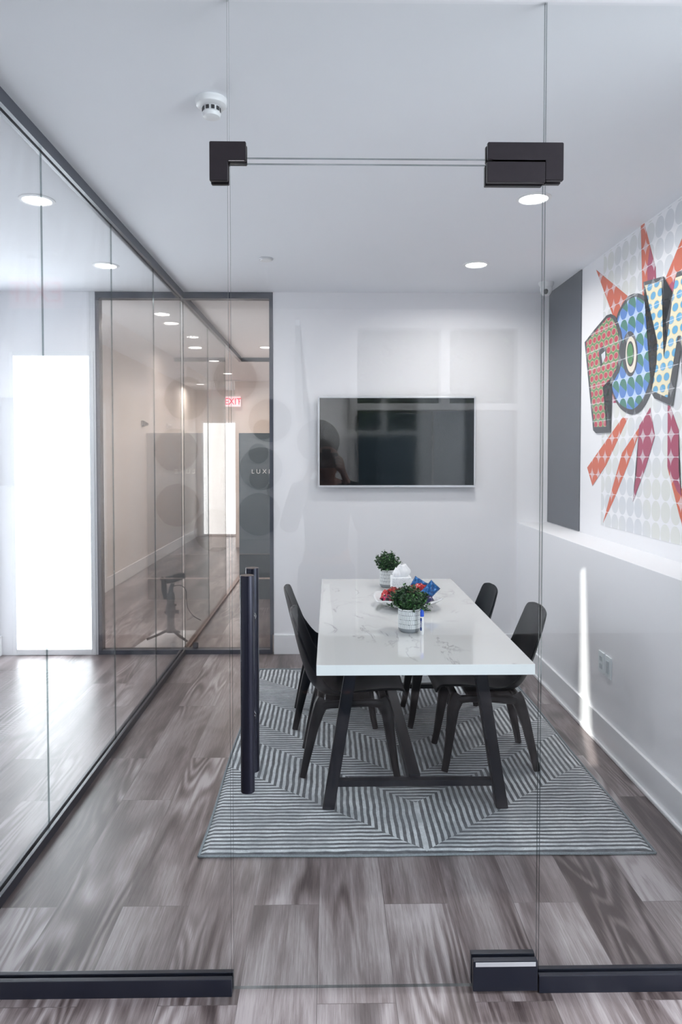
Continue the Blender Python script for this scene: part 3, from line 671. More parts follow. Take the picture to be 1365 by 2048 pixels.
# smoke detector
e = thing('smoke_detector', (-0.425, 2.60, HC), 0, 'round white smoke detector on the ceiling near the door clamp', 'smoke detector')
bm = BM(); lathe(bm, [(0.0, 0), (0.056, 0.0), (0.058, -0.010), (0.054, -0.022), (0.042, -0.028), (0.0, -0.028)], 40); obj('base', bm, M['white_plastic'], e, True)
bm = BM(); lathe(bm, [(0.030, -0.028), (0.031, -0.046), (0.034, -0.05), (0.030, -0.062), (0.018, -0.067), (0, -0.067)], 32); s_ = obj('sensor_cap', bm, M['white_plastic'], e, True)
bm = BM()
for k in range(10):
    a = 2 * PI * k / 10
    bx = BM(); box(bx, 0.0305, -0.006, -0.044, 0.0330, 0.006, -0.031); bx.transform(Matrix.Rotation(a, 4, 'Z')); me = bpy.data.meshes.new('t'); bx.to_mesh(me); bx.free(); bm.from_mesh(me); bpy.data.meshes.remove(me)
o = obj('vent_slots', bm, M['black_gap'], s_); o['label'] = 'dark vent slots around the cap'
# round ceiling speaker disc
e = thing('ceiling_sprinkler_cover', (-0.414, 4.65, HC), 0, 'small round white cover plate on the ceiling near the back wall', 'cover plate')
bm = BM(); lathe(bm, [(0.046, 0), (0.047, -0.006), (0.043, -0.010), (0.040, -0.010), (0.040, 0)], 36); obj('ring', bm, M['bezel'], e, True)
bm = BM(); lathe(bm, [(0, 0), (0.039, 0.0), (0.039, -0.012), (0.034, -0.016), (0, -0.017)], 36); obj('disc', bm, M['white_plastic'], e, True)
# dome camera
e = thing('dome_camera', (1.60, 5.26, HC), 0, 'white dome security camera in the ceiling corner by the grey panel', 'security camera')
bm = BM(); lathe(bm, [(0, 0), (0.056, 0.0), (0.056, -0.012), (0.046, -0.030), (0.044, -0.034), (0, -0.034)], 36); obj('mount', bm, M['white_plastic'], e, True)
bm = BM(); lathe(bm, [(0.040, -0.030), (0.044, -0.05), (0.040, -0.072), (0.026, -0.092), (0, -0.10)], 32); bm.transform(Matrix.Rotation(0, 4, 'X')); d_ = obj('housing', bm, M['white_plastic'], e, True)
bm = BM(); cyl(bm, (-0.01, -0.028, -0.066), (-0.018, -0.052, -0.082), 0.017, 0.015); o = obj('lens', bm, M['black_gap'], d_, True); o['label'] = 'black camera lens'

# ------------------------------------------------------------------ exit signs
def exit_sign(loc, rz, label, w_=0.30, h=0.19, pink=True):
    e = thing('exit_sign', loc, rz, label, 'exit sign')
    bm = BM(); box(bm, -w_ / 2, -0.004, -h / 2, w_ / 2, 0.004, h / 2, 0.003); obj('panel', bm, M['exit_pink'], e)
    bm = BM(); box(bm, -0.13, -0.03, HC - loc[2] - 0.02, 0.13, 0.03, HC - loc[2], 0.004); cyl(bm, (0, 0, h / 2), (0, 0, HC - loc[2] - 0.02), 0.008); box(bm, -w_ / 2, -0.012, h / 2 - 0.004, w_ / 2, 0.012, h / 2 + 0.012, 0.003); obj('mount', bm, M['white_plastic'], e)
    text_mesh('EXIT', h * 0.92, M['exit_red'], e, 'lettering', basis(0, -0.0055, -0.004, (1, 0, 0), (0, 0, 1)), 0.001, sx=0.88)
    bm = BM(); prism(bm, [(w_ / 2 - 0.028, -0.02), (w_ / 2 - 0.008, 0), (w_ / 2 - 0.028, 0.02)], 0.002, 1, -0.0065)
    obj('arrow', bm, M['exit_red'], e); return e
exit_sign((-1.635, 12.05, 2.49), 0, 'red lettered exit sign in the corridor before the bright far door', 0.26, 0.17)
exit_sign((-1.85, -0.46, 2.60), PI, 'exit sign hanging in the entrance hall, mirrored in the glass front', 0.34, 0.2)

# ------------------------------------------------------------------ mural on the right wall
def wallpt(px, py):
    """photograph pixel to (y, z) on the plane of the right wall, worked out once for the tracing"""
    fwv = Vector((math.sin(YAW) * math.cos(PITCH), math.cos(YAW) * math.cos(PITCH), -math.sin(PITCH)))
    rt = Vector((math.cos(YAW), -math.sin(YAW), 0)); up = rt.cross(fwv)
    d = fwv + rt * ((px - CXP) / FPX) - up * ((py - CYP) / FPX); k = XR / d.x
    return (d.y * k, CH + d.z * k)
def cA(pts): return [wallpt(1160 + x / 5.854, 530 + y / 5.854) for x, y in pts]
def cB(pts): return [wallpt(1065 + x / 2.883, 420 + y / 2.883) for x, y in pts]
def smoothloop(pts, n=6):
    out = []; m_ = len(pts)
    for i in range(m_):
        p0, p1, p2, p3 = [Vector(pts[(i + k - 1) % m_]).to_3d() for k in range(4)]
        for j in range(n):
            f = j / n; v = 0.5 * ((2 * p1) + (p2 - p0) * f + (2 * p0 - 5 * p1 + 4 * p2 - p3) * f * f + (3 * p1 - p0 - 3 * p2 + p3) * f ** 3); out.append((v.x, v.y))
    return out
def ellipse(cx_, cy_, rx, ry, sk=0.0, n=40):
    return [(cx_ + rx * math.cos(a) + sk * math.sin(a) * ry, cy_ + ry * math.sin(a)) for a in [2 * PI * i / n for i in range(n)]]
mural = thing('pop_art_mural', (XR, 3.4, 1.9), 0, 'comic style wall mural with POW lettering and orange pink burst', 'mural')
MY, MZ = 3.4, 1.9
def mpiece(name, pts, layer, mat, label=None):
    bm = BM(); h = 0.0012
    prism(bm, [(a - MY, b_ - MZ) for a, b_ in pts], -h, 0, -0.0006 - layer * 0.0012)
    o = obj(name, bm, M['mu_' + mat], mural)
    if label: o['label'] = label
    return o
mpiece('dotted_backdrop', [(2.055, 1.13), (4.50, 1.13), (4.50, 2.839), (2.055, 2.839)], 0, 'bg')
rays = [
 ('orange', [(372, 345), (565, 505), (700, 800), (480, 640)]),
 ('orange', [(630, 90), (650, 75), (715, 330), (722, 500), (640, 500)]),
 ('orange', [(900, 90), (865, 170), (770, 400), (775, 600), (900, 600)]),
 ('orange', [(525, 1195), (555, 1200), (430, 1470), (350, 1590), (320, 1485)]),
 ('orange', [(640, 1225), (605, 1330), (555, 1470), (470, 1680), (412, 1802), (455, 1640), (522, 1400)]),
 ('orange', [(785, 1420), (850, 1400), (860, 1570), (905, 1850), (870, 1830), (785, 1490)]),
 ('orange', [(425, 1040), (500, 1040), (500, 1112), (425, 1112)]),
 ('orange', [(1180, -150), (1060, 330), (1000, 500), (1150, 500)]),
 ('orange', [(1400, 700), (1250, 850), (1250, 1000), (1300, 950)]),
 ('orange', [(1120, 1300), (1250, 1350), (1420, 1900), (1240, 1700)]),
]
rays2 = [
 ('pink', [(684, 215), (716, 332), (718, 400), (670, 410), (668, 330)]),
 ('pink', [(880, 330), (790, 440), (775, 560), (900, 560)]),
 ('pink', [(685, 1140), (712, 1305), (660, 1480), (585, 1682), (608, 1500), (622, 1245)]),
 ('pink', [(787, 1125), (800, 1130), (850, 1270), (850, 1500), (865, 1650), (840, 1620), (785, 1480)]),
 ('pink', [(450, 1055), (500, 1112), (435, 1112)]),
 ('pink', [(960, 1200), (1060, 1250), (1080, 1750), (990, 1500)]),
]
for mt, p in rays: mpiece('burst_ray', cB(p), 1, mt, 'orange burst ray')
for mt, p in rays2: mpiece('burst_ray', cB(p), 2, mt, 'magenta burst ray')
# letter O
Oout = [(700, 333), (790, 385), (860, 520), (905, 680), (930, 900), (925, 1080), (895, 1290), (850, 1480), (770, 1650), (690, 1735), (600, 1748), (500, 1690), (430, 1590), (385, 1450), (370, 1250), (375, 1050), (400, 800), (460, 560), (560, 390), (620, 345)]
Ofil = [(690, 378), (770, 430), (830, 560), (870, 720), (888, 900), (880, 1080), (850, 1280), (800, 1460), (730, 1600), (650, 1680), (580, 1682), (490, 1630), (430, 1540), (395, 1430), (395, 1250), (400, 1050), (420, 800), (480, 570), (570, 430), (630, 385)]
mpiece('letter_o_outline', smoothloop(cA(Oout)), 3, 'black', 'black outline of the letter O')
mpiece('letter_o', smoothloop(cA(Ofil)), 4, 'blue_dots', 'blue dotted letter O')
mpiece('letter_o_eye', cA(ellipse(605, 1040, 90, 265, 0.0)), 5, 'black')
mpiece('letter_o_eye', cA(ellipse(620, 1050, 62, 212)), 6, 'cream', 'cream ring in the letter O')
mpiece('letter_o_eye', cA(ellipse(615, 1040, 42, 148)), 7, 'black')
mpiece('letter_o_eye', cA(ellipse(615, 1040, 34, 122)), 8, 'green', 'green centre of the letter O')
# letter P
Pout = [(72, 905), (180, 765), (330, 590), (380, 573), (430, 600), (470, 680), (505, 790), (525, 950), (515, 1110), (480, 1240), (400, 1380), (305, 1445), (340, 1700), (375, 1962), (205, 1970), (203, 1942), (172, 1935)]
Pfil = [(92, 908), (190, 790), (335, 625), (375, 612), (412, 640), (445, 710), (470, 820), (480, 960), (470, 1110), (440, 1230), (380, 1330), (288, 1425), (328, 1893), (190, 1897)]
mpiece('letter_p_outline', cA(Pout), 5, 'black', 'black outline of the letter P')
mpiece('letter_p', cA(Pfil), 6, 'red_dots', 'red dotted letter P')
mpiece('letter_p_hole', cA([(240, 990), (292, 948), (330, 980), (330, 1065), (300, 1125), (266, 1197), (250, 1100)]), 7, 'black')
mpiece('letter_p_hole', cA([(275, 1048), (318, 1008), (322, 1080), (290, 1152)]), 8, 'bg')
# letter W (its right half continues past the frame)
Wout = [(765, 200), (1000, 133), (1012, 640), (1035, 660), (1110, 330), (1160, 85), (1330, 20), (1345, 560), (1360, 560), (1470, -120), (1720, -260), (1560, 1290), (1545, 1900), (1250, 1780), (1200, 1000), (1105, 1655), (895, 1560), (890, 1530), (855, 1490), (880, 1340), (860, 900)]
Wfil = [(785, 238), (983, 192), (1000, 900), (1008, 1090), (1050, 850), (1145, 150), (1290, 100), (1330, 900), (1480, 10), (1660, -80), (1480, 1680), (1300, 1600), (1210, 830), (1172, 830), (1052, 1552), (868, 1470), (925, 1150), (935, 900)]
mpiece('letter_w_outline', cA(Wout), 6, 'black', 'black outline of the letter W')
mpiece('letter_w', cA(Wfil), 7, 'cyan_dots', 'cream and light blue dotted letter W')

# ------------------------------------------------------------------ wall plates
for i, (y0, y1, kind) in enumerate(((3.775, 3.852, 'data'), (3.680, 3.757, 'rocker'))):
    e = thing('outlet_plate' if kind == 'data' else 'switch_plate', (XLED, (y0 + y1) / 2, 0.447), 0, 'pale wall plate with square sockets, further from the viewer' if kind == 'data' else 'pale wall plate with tall rocker, nearer the viewer', 'wall plate', 'wall plates on the lower right wall')
    bm = BM(); box(bm, -0.007, -0.038, -0.058, 0, 0.038, 0.058, 0.0025); obj('plate', bm, M['plate'], e)
    bm = BM()
    if kind == 'data':
        box(bm, -0.0095, -0.017, 0.008, -0.006, 0.017, 0.034, 0.001); box(bm, -0.0095, -0.017, -0.034, -0.006, 0.017, -0.008, 0.001); obj('socket', bm, M['recess'], e)
    else:
        box(bm, -0.0105, -0.016, -0.034, -0.006, 0.016, 0.034, 0.002); obj('rocker', bm, M['recess'], e)

# ------------------------------------------------------------------ television
e = thing('television', (0.525, YB, 1.68), 0, 'wide black flat screen television with silver bezel on the back wall', 'television')
hw, hh = 0.617, 0.355
bm = BM(); box(bm, -hw + 0.008, -0.052, -hh + 0.008, hw - 0.008, -0.030, hh - 0.008, 0.004); box(bm, -0.25, -0.032, -0.2, 0.25, -0.001, 0.2, 0.004); obj('back_housing', bm, M['black_plastic'], e)
bm = BM(); bz = 0.016
for a in ((-hw, -hh, hw, -hh + bz), (-hw, hh - bz * 0.8, hw, hh), (-hw, -hh + bz, -hw + bz * 0.8, hh - bz * 0.8), (hw - bz * 0.8, -hh + bz, hw, hh - bz * 0.8)):
    box(bm, a[0], -0.058, a[1], a[2], -0.040, a[3], 0.0015)
obj('bezel', bm, M['bezel'], e)
bm = BM(); box(bm, -hw + 0.012, -0.0555, -hh + 0.014, hw - 0.012, -0.045, hh - 0.012); obj('screen', bm, M['tv_screen'], e)
bm = BM(); box(bm, -0.020, -0.0592, -hh + 0.004, 0.020, -0.0575, -hh + 0.011); obj('logo_badge', bm, M['recess'], e)

# ------------------------------------------------------------------ rug
RX0, RX1, RY0, RY1 = -0.515, 1.285, 2.735, 5.175
rcx, rcy = (RX0 + RX1) / 2, (RY0 + RY1) / 2
e = thing('area_rug', (rcx, rcy, 0), 0, 'large grey and white zigzag striped rug under the table', 'rug')
bm = BM(); hx, hy = (RX1 - RX0) / 2, (RY1 - RY0) / 2
nx, ny = 60, 80
def rugf(u, v_):
    x = -hx + 2 * hx * u; y = -hy + 2 * hy * v_
    ed = min(u, 1 - u) * 2 * hx, min(v_, 1 - v_) * 2 * hy; k = min(1, min(ed) / 0.015)
    return (x + 0.004 * math.sin(y * 5), y + 0.003 * math.sin(x * 6), 0.001 + 0.010 * math.sqrt(k) + 0.0008 * math.sin(x * 31) * math.sin(y * 27) * k)
vs = grid(bm, rugf, nx, ny)
obj('pile', bm, M['rug'], e, 'full')
bm = BM()
loop = [(-hx, -hy), (hx, -hy), (hx, hy), (-hx, hy)]
for k in range(4):
    a, b_ = loop[k], loop[(k + 1) % 4]
    pts = [(a[0] + (b_[0] - a[0]) * i / 40, a[1] + (b_[1] - a[1]) * i / 40, 0.0055) for i in range(41)]
    pts = [(x + 0.004 * math.sin(y * 5), y + 0.003 * math.sin(x * 6), z) for x, y, z in pts]
    loft(bm, pts, [(0.0052, 0.0052)] * 41, 8, 2.0, (0, 0, 1))
obj('bound_edge', bm, M['rug_edge'], e, 'full')

# ------------------------------------------------------------------ table
TX0, TX1, TY0, TY1, TZT = -0.053, 0.810, 2.762, 4.712, 0.75
tcx, tcy = (TX0 + TX1) / 2, (TY0 + TY1) / 2
FZ = 0.0128  # feet stand on the rug pile
e = thing('meeting_table', (tcx, tcy, 0), 0, 'long table with glossy white marble top on black splayed legs', 'table')
hx, hy = (TX1 - TX0) / 2, (TY1 - TY0) / 2
bm = BM(); box(bm, -hx, -hy, TZT - 0.042, hx, hy, TZT, 0.0015)
bm.normal_update()
for f in bm.faces: f.material_index = 0 if f.normal.z > 0.9 else 1
obj('tabletop', bm, [M['marble'], M['table_edge']], e)
for sgn, Y in ((-1, 3.105 - tcy), (1, 4.42 - tcy)):
    for sx_ in (-1, 1):
        bm = BM(); xf, xt = sx_ * 0.385, sx_ * 0.272
        h = 0.0265
        ring = lambda x, z: [bm.verts.new((x - h, Y - h, z)), bm.verts.new((x + h, Y - h, z)), bm.verts.new((x + h, Y + h, z)), bm.verts.new((x - h, Y + h, z))]
        A = ring(xf, FZ); B_ = ring(xt, TZT - 0.042)
        bm.faces.new(A[::-1]); bm.faces.new(B_)
        for i in range(4): bm.faces.new((A[i], A[(i + 1) % 4], B_[(i + 1) % 4], B_[i]))
        bmesh.ops.bevel(bm, geom=[ed for ed in bm.edges if abs((ed.verts[0].co - ed.verts[1].co).z) > 0.3], offset=0.004, segments=2, affect='EDGES')
        obj('leg', bm, M['black_leg'], e)
    bm = BM(); zc = 0.125; xw = 0.385 - 0.113 * (zc / 0.70) - 0.020
    box(bm, -xw, Y - 0.018, zc - 0.014, xw, Y + 0.018, zc + 0.014, 0.002); obj('crossbar', bm, M['black_leg'], e)
    bm = BM(); box(bm, -0.30, Y - 0.02, TZT - 0.078, 0.30, Y + 0.02, TZT - 0.0425, 0.002); obj('top_rail', bm, M['black_leg'], e)
bm = BM(); box(bm, -0.026, 3.125 - tcy, 0.095, 0.026, 4.40 - tcy, 0.150, 0.002); obj('stretcher', bm, M['black_leg'], e)

# ------------------------------------------------------------------ chairs
def chair_shell():
    """moulded shell, front towards +x, origin on the floor"""
    prof = catmull([(0.262, 0, 0.395), (0.247, 0, 0.430), (0.18, 0, 0.430), (0.06, 0, 0.404), (-0.06, 0, 0.380), (-0.145, 0, 0.392), (-0.205, 0, 0.450), (-0.238, 0, 0.535), (-0.262, 0, 0.62), (-0.282, 0, 0.705), (-0.297, 0, 0.770), (-0.303, 0, 0.800)], 48)
    wid = [(0.0, 0.150), (0.05, 0.185), (0.15, 0.212), (0.32, 0.226), (0.46, 0.222), (0.56, 0.203), (0.68, 0.192), (0.80, 0.184), (0.88, 0.172), (0.93, 0.155), (0.965, 0.130), (0.985, 0.105), (1.0, 0.060)]
    curl = [(0.0, 0.0), (0.15, 0.012), (0.30, 0.045), (0.44, 0.085), (0.55, 0.085), (0.68, 0.05), (0.85, 0.028), (1.0, 0.012)]
    def interp(tab, u):
        for (a, x), (b_, y) in zip(tab, tab[1:]):
            if u <= b_:
                f = (u - a) / (b_ - a); f = f * f * (3 - 2 * f) * 0.5 + f * 0.5; return x + (y - x) * f
        return tab[-1][1]
    bm = BM(); n = 48
    def fn(u, v_):
        i = min(int(u * n), n - 1); f = u * n - i; p = prof[i].lerp(prof[i + 1], f)
        d = (prof[min(i + 2, n)] - prof[max(i - 1, 0)]).normalized(); nrm = Vector((-d.z, 0, d.x)); nrm = nrm if nrm.z > 0 or u > 0.5 else -nrm
        if nrm.x < 0 and u > 0.5: nrm = -nrm
        s = v_ * 2 - 1; w_ = interp(wid, u); c = interp(curl, u)
        return p + Vector((0, s * w_, 0)) + nrm * c * abs(s) ** 2.6
    grid(bm, fn, n, 22)
    return bm
def make_chair(loc, rz, label):
    e = thing('moulded_chair', loc, rz, label, 'chair', 'black moulded chairs around the table')
    o = obj('shell', chair_shell(), M['black_plastic'], e, 'full')
    md = o.modifiers.new('thick', 'SOLIDIFY'); md.thickness = 0.011; md.offset = -1
    md = o.modifiers.new('sub', 'SUBSURF'); md.levels = 1; md.render_levels = 1
    bm = BM()
    for s in (-1, 1):   # side beams with rounded shoulders
        loft(bm, [(0.185, s * 0.135, 0.352), (0.10, s * 0.145, 0.366), (0, s * 0.148, 0.364), (-0.10, s * 0.145, 0.356), (-0.165, s * 0.135, 0.348)], [(0.022, 0.020), (0.018, 0.018), (0.018, 0.016), (0.018, 0.018), (0.022, 0.020)], 12, 3, (0, 1, 0))
    for x in (0.165, -0.145): loft(bm, [(x, -0.13, 0.352), (x, -0.07, 0.362), (x, 0, 0.364), (x, 0.07, 0.362), (x, 0.13, 0.352)], [(0.020, 0.020), (0.018, 0.016), (0.018, 0.014), (0.018, 0.016), (0.020, 0.020)], 12, 3, (0, 0, 1))
    box(bm, -0.12, -0.11, 0.350, 0.10, 0.11, 0.372, 0.004)
    obj('base_frame', bm, M['black_plastic'], e, True)
    for sx_, sy_ in ((1, 1), (1, -1), (-1, 1), (-1, -1)):
        x0 = 0.165 if sx_ > 0 else -0.145; xf = 0.228 if sx_ > 0 else -0.232
        P = [(x0 - sx_ * 0.014, sy_ * 0.120, 0.374), (x0, sy_ * 0.130, 0.352), (x0 + sx_ * 0.016, sy_ * 0.140, 0.31), (x0 + (xf - x0) * 0.42, sy_ * 0.152, 0.24), (xf - sx_ * 0.012, sy_ * 0.168, 0.07), (xf, sy_ * 0.174, FZ)]
        bm = BM(); loft(bm, P, [(0.036, 0.030), (0.035, 0.030), (0.030, 0.027), (0.0245, 0.022), (0.0180, 0.0165), (0.0165, 0.0155)], 14, 2.8, (0, 1, 0)); obj('leg', bm, M['black_plastic'], e, True)
    return e
def copy_tree(o, parent=None):
    c = o.copy(); C.objects.link(c); c.parent = parent
    for ch in list(o.children): copy_tree(ch, c)
    return c
ch0 = make_chair((0.100, 3.575, 0), math.radians(0), 'black moulded chair on the left side of the table, nearer the glass door')
for loc, rz, lb in (((0.030, 4.185, 0), math.radians(1), 'black moulded chair on the left side of the table, nearer the television'),
                    ((0.795, 3.63, 0), math.radians(180), 'black moulded chair on the right side of the table, nearer the glass door'),
                    ((0.685, 4.20, 0), math.radians(181), 'black moulded chair on the right side of the table, nearer the television')):
    c = copy_tree(ch0); c.location = loc; c.rotation_euler = (0, 0, rz); c['label'] = lb

# ------------------------------------------------------------------ things on the table
def potted_plant(loc, label, seed, R=0.075, H=0.095, bush=(1, 1, 1), n=900):
    rng = random.Random(seed)
    e = thing('potted_plant', loc, rng.uniform(0, 6), label, 'plant', 'potted plants on the table')
    bm = BM(); r = 0.0505
    lathe(bm, [(0, 0.0), (r - 0.010, 0.0), (r - 0.006, 0.003), (r - 0.001, 0.010), (r, 0.016), (r, 0.105), (r - 0.002, 0.108), (r - 0.006, 0.106), (r - 0.007, 0.092), (0, 0.091)], 48)
    p = obj('pot', bm, M['pot'], e, True)
    bm = BM(); rows = 4; z0, z1 = 0.020, 0.103; hgt = (z1 - z0) / rows
    for k in range(rows):
        for j in range(40):
            a = 2 * PI * (j + 0.5 * (k % 2)) / 40
            bx = BM(); hh_ = hgt * rng.uniform(0.84, 0.96); box(bx, r - 0.002, -0.0026, z0 + k * hgt, r + 0.0016, 0.0026, z0 + k * hgt + hh_, 0.0008)
            bx.transform(Matrix.Rotation(a, 4, 'Z')); me = bpy.data.meshes.new('t'); bx.to_mesh(me); bx.free(); bm.from_mesh(me); bpy.data.meshes.remove(me)
    lathe(bm, [(r - 0.001, 0.103), (r + 0.0016, 0.104), (r + 0.001, 0.109), (r - 0.004, 0.1095), (r - 0.006, 0.104)], 48)
    o = obj('raised_pattern', bm, M['pot_white'], p); o['label'] = 'white raised dashes in rows around the pot'
    bm = BM(); lathe(bm, [(0, 0.097), (0.03, 0.098), (0.0435, 0.0945), (0.0435, 0.088), (0, 0.088)], 24); obj('soil', bm, M['soil'], e, True)
    bm = BM(); lf = BM()
    for k in range(70):
        a = rng.uniform(0, 2 * PI); rr = R * math.sqrt(rng.random()) ; top = H * (1 - 0.45 * (rr / R) ** 2) * rng.uniform(0.72, 1.08)
        P = [Vector((0.35 * rr * math.cos(a), 0.35 * rr * math.sin(a), 0.096)), Vector((0.75 * rr * math.cos(a), 0.75 * rr * math.sin(a), 0.10 + top * 0.5)), Vector((rr * math.cos(a) * bush[0], rr * math.sin(a) * bush[1], 0.10 + top))]
        tube(bm, P, 0.0006, 5)
        for q in range(n // 70):
            f = rng.uniform(0.25, 1.03); pp = P[0].lerp(P[1], f * 2) if f < 0.5 else P[1].lerp(P[2], f * 2 - 1)
            leaf(lf, pp + Vector((rng.gauss(0, 0.004), rng.gauss(0, 0.004), rng.gauss(0, 0.003))), rng.uniform(0.008, 0.0135), rng)
    for k in range(int(6)):   # a few drooping sprays
        a = rng.uniform(0, 2 * PI)
        P = [Vector((0.03 * math.cos(a), 0.03 * math.sin(a), 0.10)), Vector((0.065 * math.cos(a), 0.065 * math.sin(a), 0.125)), Vector((R * 1.2 * math.cos(a), R * 1.2 * math.sin(a), 0.105 + rng.uniform(-0.01, 0.03)))]
        tube(bm, P, 0.0006, 5)
        for q in range(22):
            f = rng.uniform(0.3, 1.0); pp = P[0].lerp(P[1], f * 2) if f < 0.5 else P[1].lerp(P[2], f * 2 - 1)
            leaf(lf, pp + Vector((rng.gauss(0, 0.004), rng.gauss(0, 0.004), rng.gauss(0, 0.003))), rng.uniform(0.009, 0.013), rng)
    obj('stems', bm, M['stem'], e); obj('foliage', lf, M['leaf'], e)
    return e
potted_plant((0.372, 3.30, TZT), 'bushy green plant in white ribbed pot beside the blue marker', 3, 0.090, 0.112, n=3200)
potted_plant((0.365, 4.43, TZT), 'bushy green plant in white ribbed pot behind the tissue box', 11, 0.088, 0.122, n=2200)

# dish
e = thing('serving_dish', (0.425, 3.84, TZT), math.radians(12), 'square white serving dish with raised corners holding snack packs', 'dish')
def dishf(u, v_, dz=0.0, sc=1.0):
    a = 2 * PI * v_; r = u; cc, ss = math.cos(a), math.sin(a)
    rr = (abs(cc) ** 3.2 + abs(ss) ** 3.2) ** (-1 / 3.2); R = 0.176 * r * rr * sc
    corner = (math.sin(2 * a) ** 2); up_ = 0.006 + (0.030 + 0.024 * corner) * max(0, (r - 0.42) / 0.58) ** 1.7
    return Vector((R * cc, R * ss, up_ + dz))
bm = BM(); vs = grid(bm, lambda u, v_: dishf(0.02 + 0.98 * u, v_), 14, 64, True)
bmesh.ops.contextual_create(bm, geom=vs[0]) if False else bm.faces.new(vs[0])
o = obj('bowl', bm, M['dish'], e, 'full'); md = o.modifiers.new('thick', 'SOLIDIFY'); md.thickness = 0.005; md.offset = -1
bm = BM(); lathe(bm, [(0.0, 0.0), (0.062, 0.0), (0.066, 0.0055), (0, 0.0055)], 40); obj('foot', bm, M['dish'], e, True)
# snack packs
def snack(loc, rot, w_, h, mat, label):
    bm = BM(); n, m_ = 14, 12; rng = random.Random(hash((round(loc[0], 3), round(loc[1], 3))) & 0xffff)
    def f(sgn):
        def g(u, v_):
            x = (u - 0.5) * w_; y = (v_ - 0.5) * h; e_ = (1 - abs(2 * u - 1) ** 2.5) * (1 - abs(2 * v_ - 1) ** 4)
            zig = 0.0015 * (-1 if int(v_ * 12) % 2 else 1) if u in (0, 1) else 0
            return Vector((x * (1 - 0.06 * e_) + zig, y * (1 - 0.05 * (1 - abs(2 * u - 1))), sgn * 0.016 * e_ ** 0.6 + (0.0035 * math.sin(19 * u + 8 * v_) + 0.0030 * math.sin(11 * v_ - 9 * u + 1.0)) * (0.35 + e_) + sgn * 0.0004))
        return g
    grid(bm, f(1), n, m_); grid(bm, f(-1), n, m_); bmesh.ops.remove_doubles(bm, verts=bm.verts[:], dist=0.0009)
    o = obj('snack_pack', bm, M[mat], None, 'full'); o.location = loc; o.rotation_euler = rot
    tag(o, label, 'snack pack', 'snack packs in the white dish'); return o
r_ = math.radians; DX, DY, DZ = 0.425, 3.84, TZT + 0.008
snack((DX - 0.105, DY - 0.035, DZ + 0.044), (r_(16), r_(-12), r_(30)), 0.085, 0.060, 'foil_pink', 'magenta foil snack pack at the left front of the dish')
snack((DX - 0.112, DY + 0.045, DZ + 0.050), (r_(-8), r_(-16), r_(75)), 0.085, 0.060, 'foil_red', 'dark red foil snack pack at the left edge of the dish')
snack((DX - 0.068, DY + 0.010, DZ + 0.072), (r_(12), r_(18), r_(-25)), 0.080, 0.058, 'foil_orange', 'orange red foil snack pack on top at the left of the dish')
snack((DX - 0.015, DY + 0.065, DZ + 0.056), (r_(28), r_(5), r_(10)), 0.090, 0.062, 'foil_pink', 'magenta foil snack pack behind the front plant')
snack((DX + 0.030, DY + 0.020, DZ + 0.080), (r_(20), r_(-14), r_(50)), 0.085, 0.060, 'foil_orange', 'orange foil snack pack peeking over the front plant')
snack((DX + 0.082, DY + 0.045, DZ + 0.082), (r_(30), r_(12), r_(-18)), 0.090, 0.062, 'foil_red', 'bright red foil snack pack at the right top of the heap')
snack((DX + 0.118, DY - 0.010, DZ + 0.080), (r_(58), r_(-38), r_(28)), 0.105, 0.068, 'foil_blue', 'bright blue foil snack pack standing up at the right')
snack((DX + 0.072, DY + 0.082, DZ + 0.100), (r_(62), r_(30), r_(-12)), 0.080, 0.060, 'foil_blue', 'blue foil snack pack with dark tip behind the red one')
snack((DX + 0.085, DY - 0.060, DZ + 0.046), (r_(34), r_(-10), r_(40)), 0.090, 0.062, 'foil_navy', 'navy and white foil snack pack at the right front of the dish')
snack((DX + 0.010, DY - 0.055, DZ + 0.042), (r_(10), r_(5), r_(-8)), 0.085, 0.060, 'foil_navy', 'navy foil snack pack low in the middle of the dish')

# tissue box
e = thing('tissue_box', (0.418, 4.155, TZT), 0, 'white embossed cube tissue box with a tissue standing out of the top', 'tissue box')
bm = BM(); s = 0.057; box(bm, -s, -s, 0, s, s, 0.112, 0.002); obj('box', bm, M['tissue_box'], e)
bm = BM()
def tis(cx_, cy_, rx, ry, h, ph):
    def f(u, v_):
        a = 2 * PI * v_; k = 1 - 0.55 * u ** 2.2; w1 = 1 + 0.16 * math.sin(3 * a + ph) * (0.4 + u) + 0.07 * math.sin(7 * a + 2 * ph)
        neck = 0.72 + 0.5 * math.sin(min(1, u * 1.3) * PI * 0.8)
        return Vector((cx_ + rx * k * w1 * neck * math.cos(a), cy_ + ry * k * w1 * neck * math.sin(a), 0.111 + h * u + 0.006 * math.sin(2 * a + ph) * u))
    vs = grid(bm, f, 14, 48, True); bm.faces.new(vs[-1])
tis(0.008, 0, 0.040, 0.022, 0.070, 0.4); tis(-0.022, -0.012, 0.026, 0.020, 0.052, 2.1)
obj('tissue', bm, M['tissue'], e, 'full')
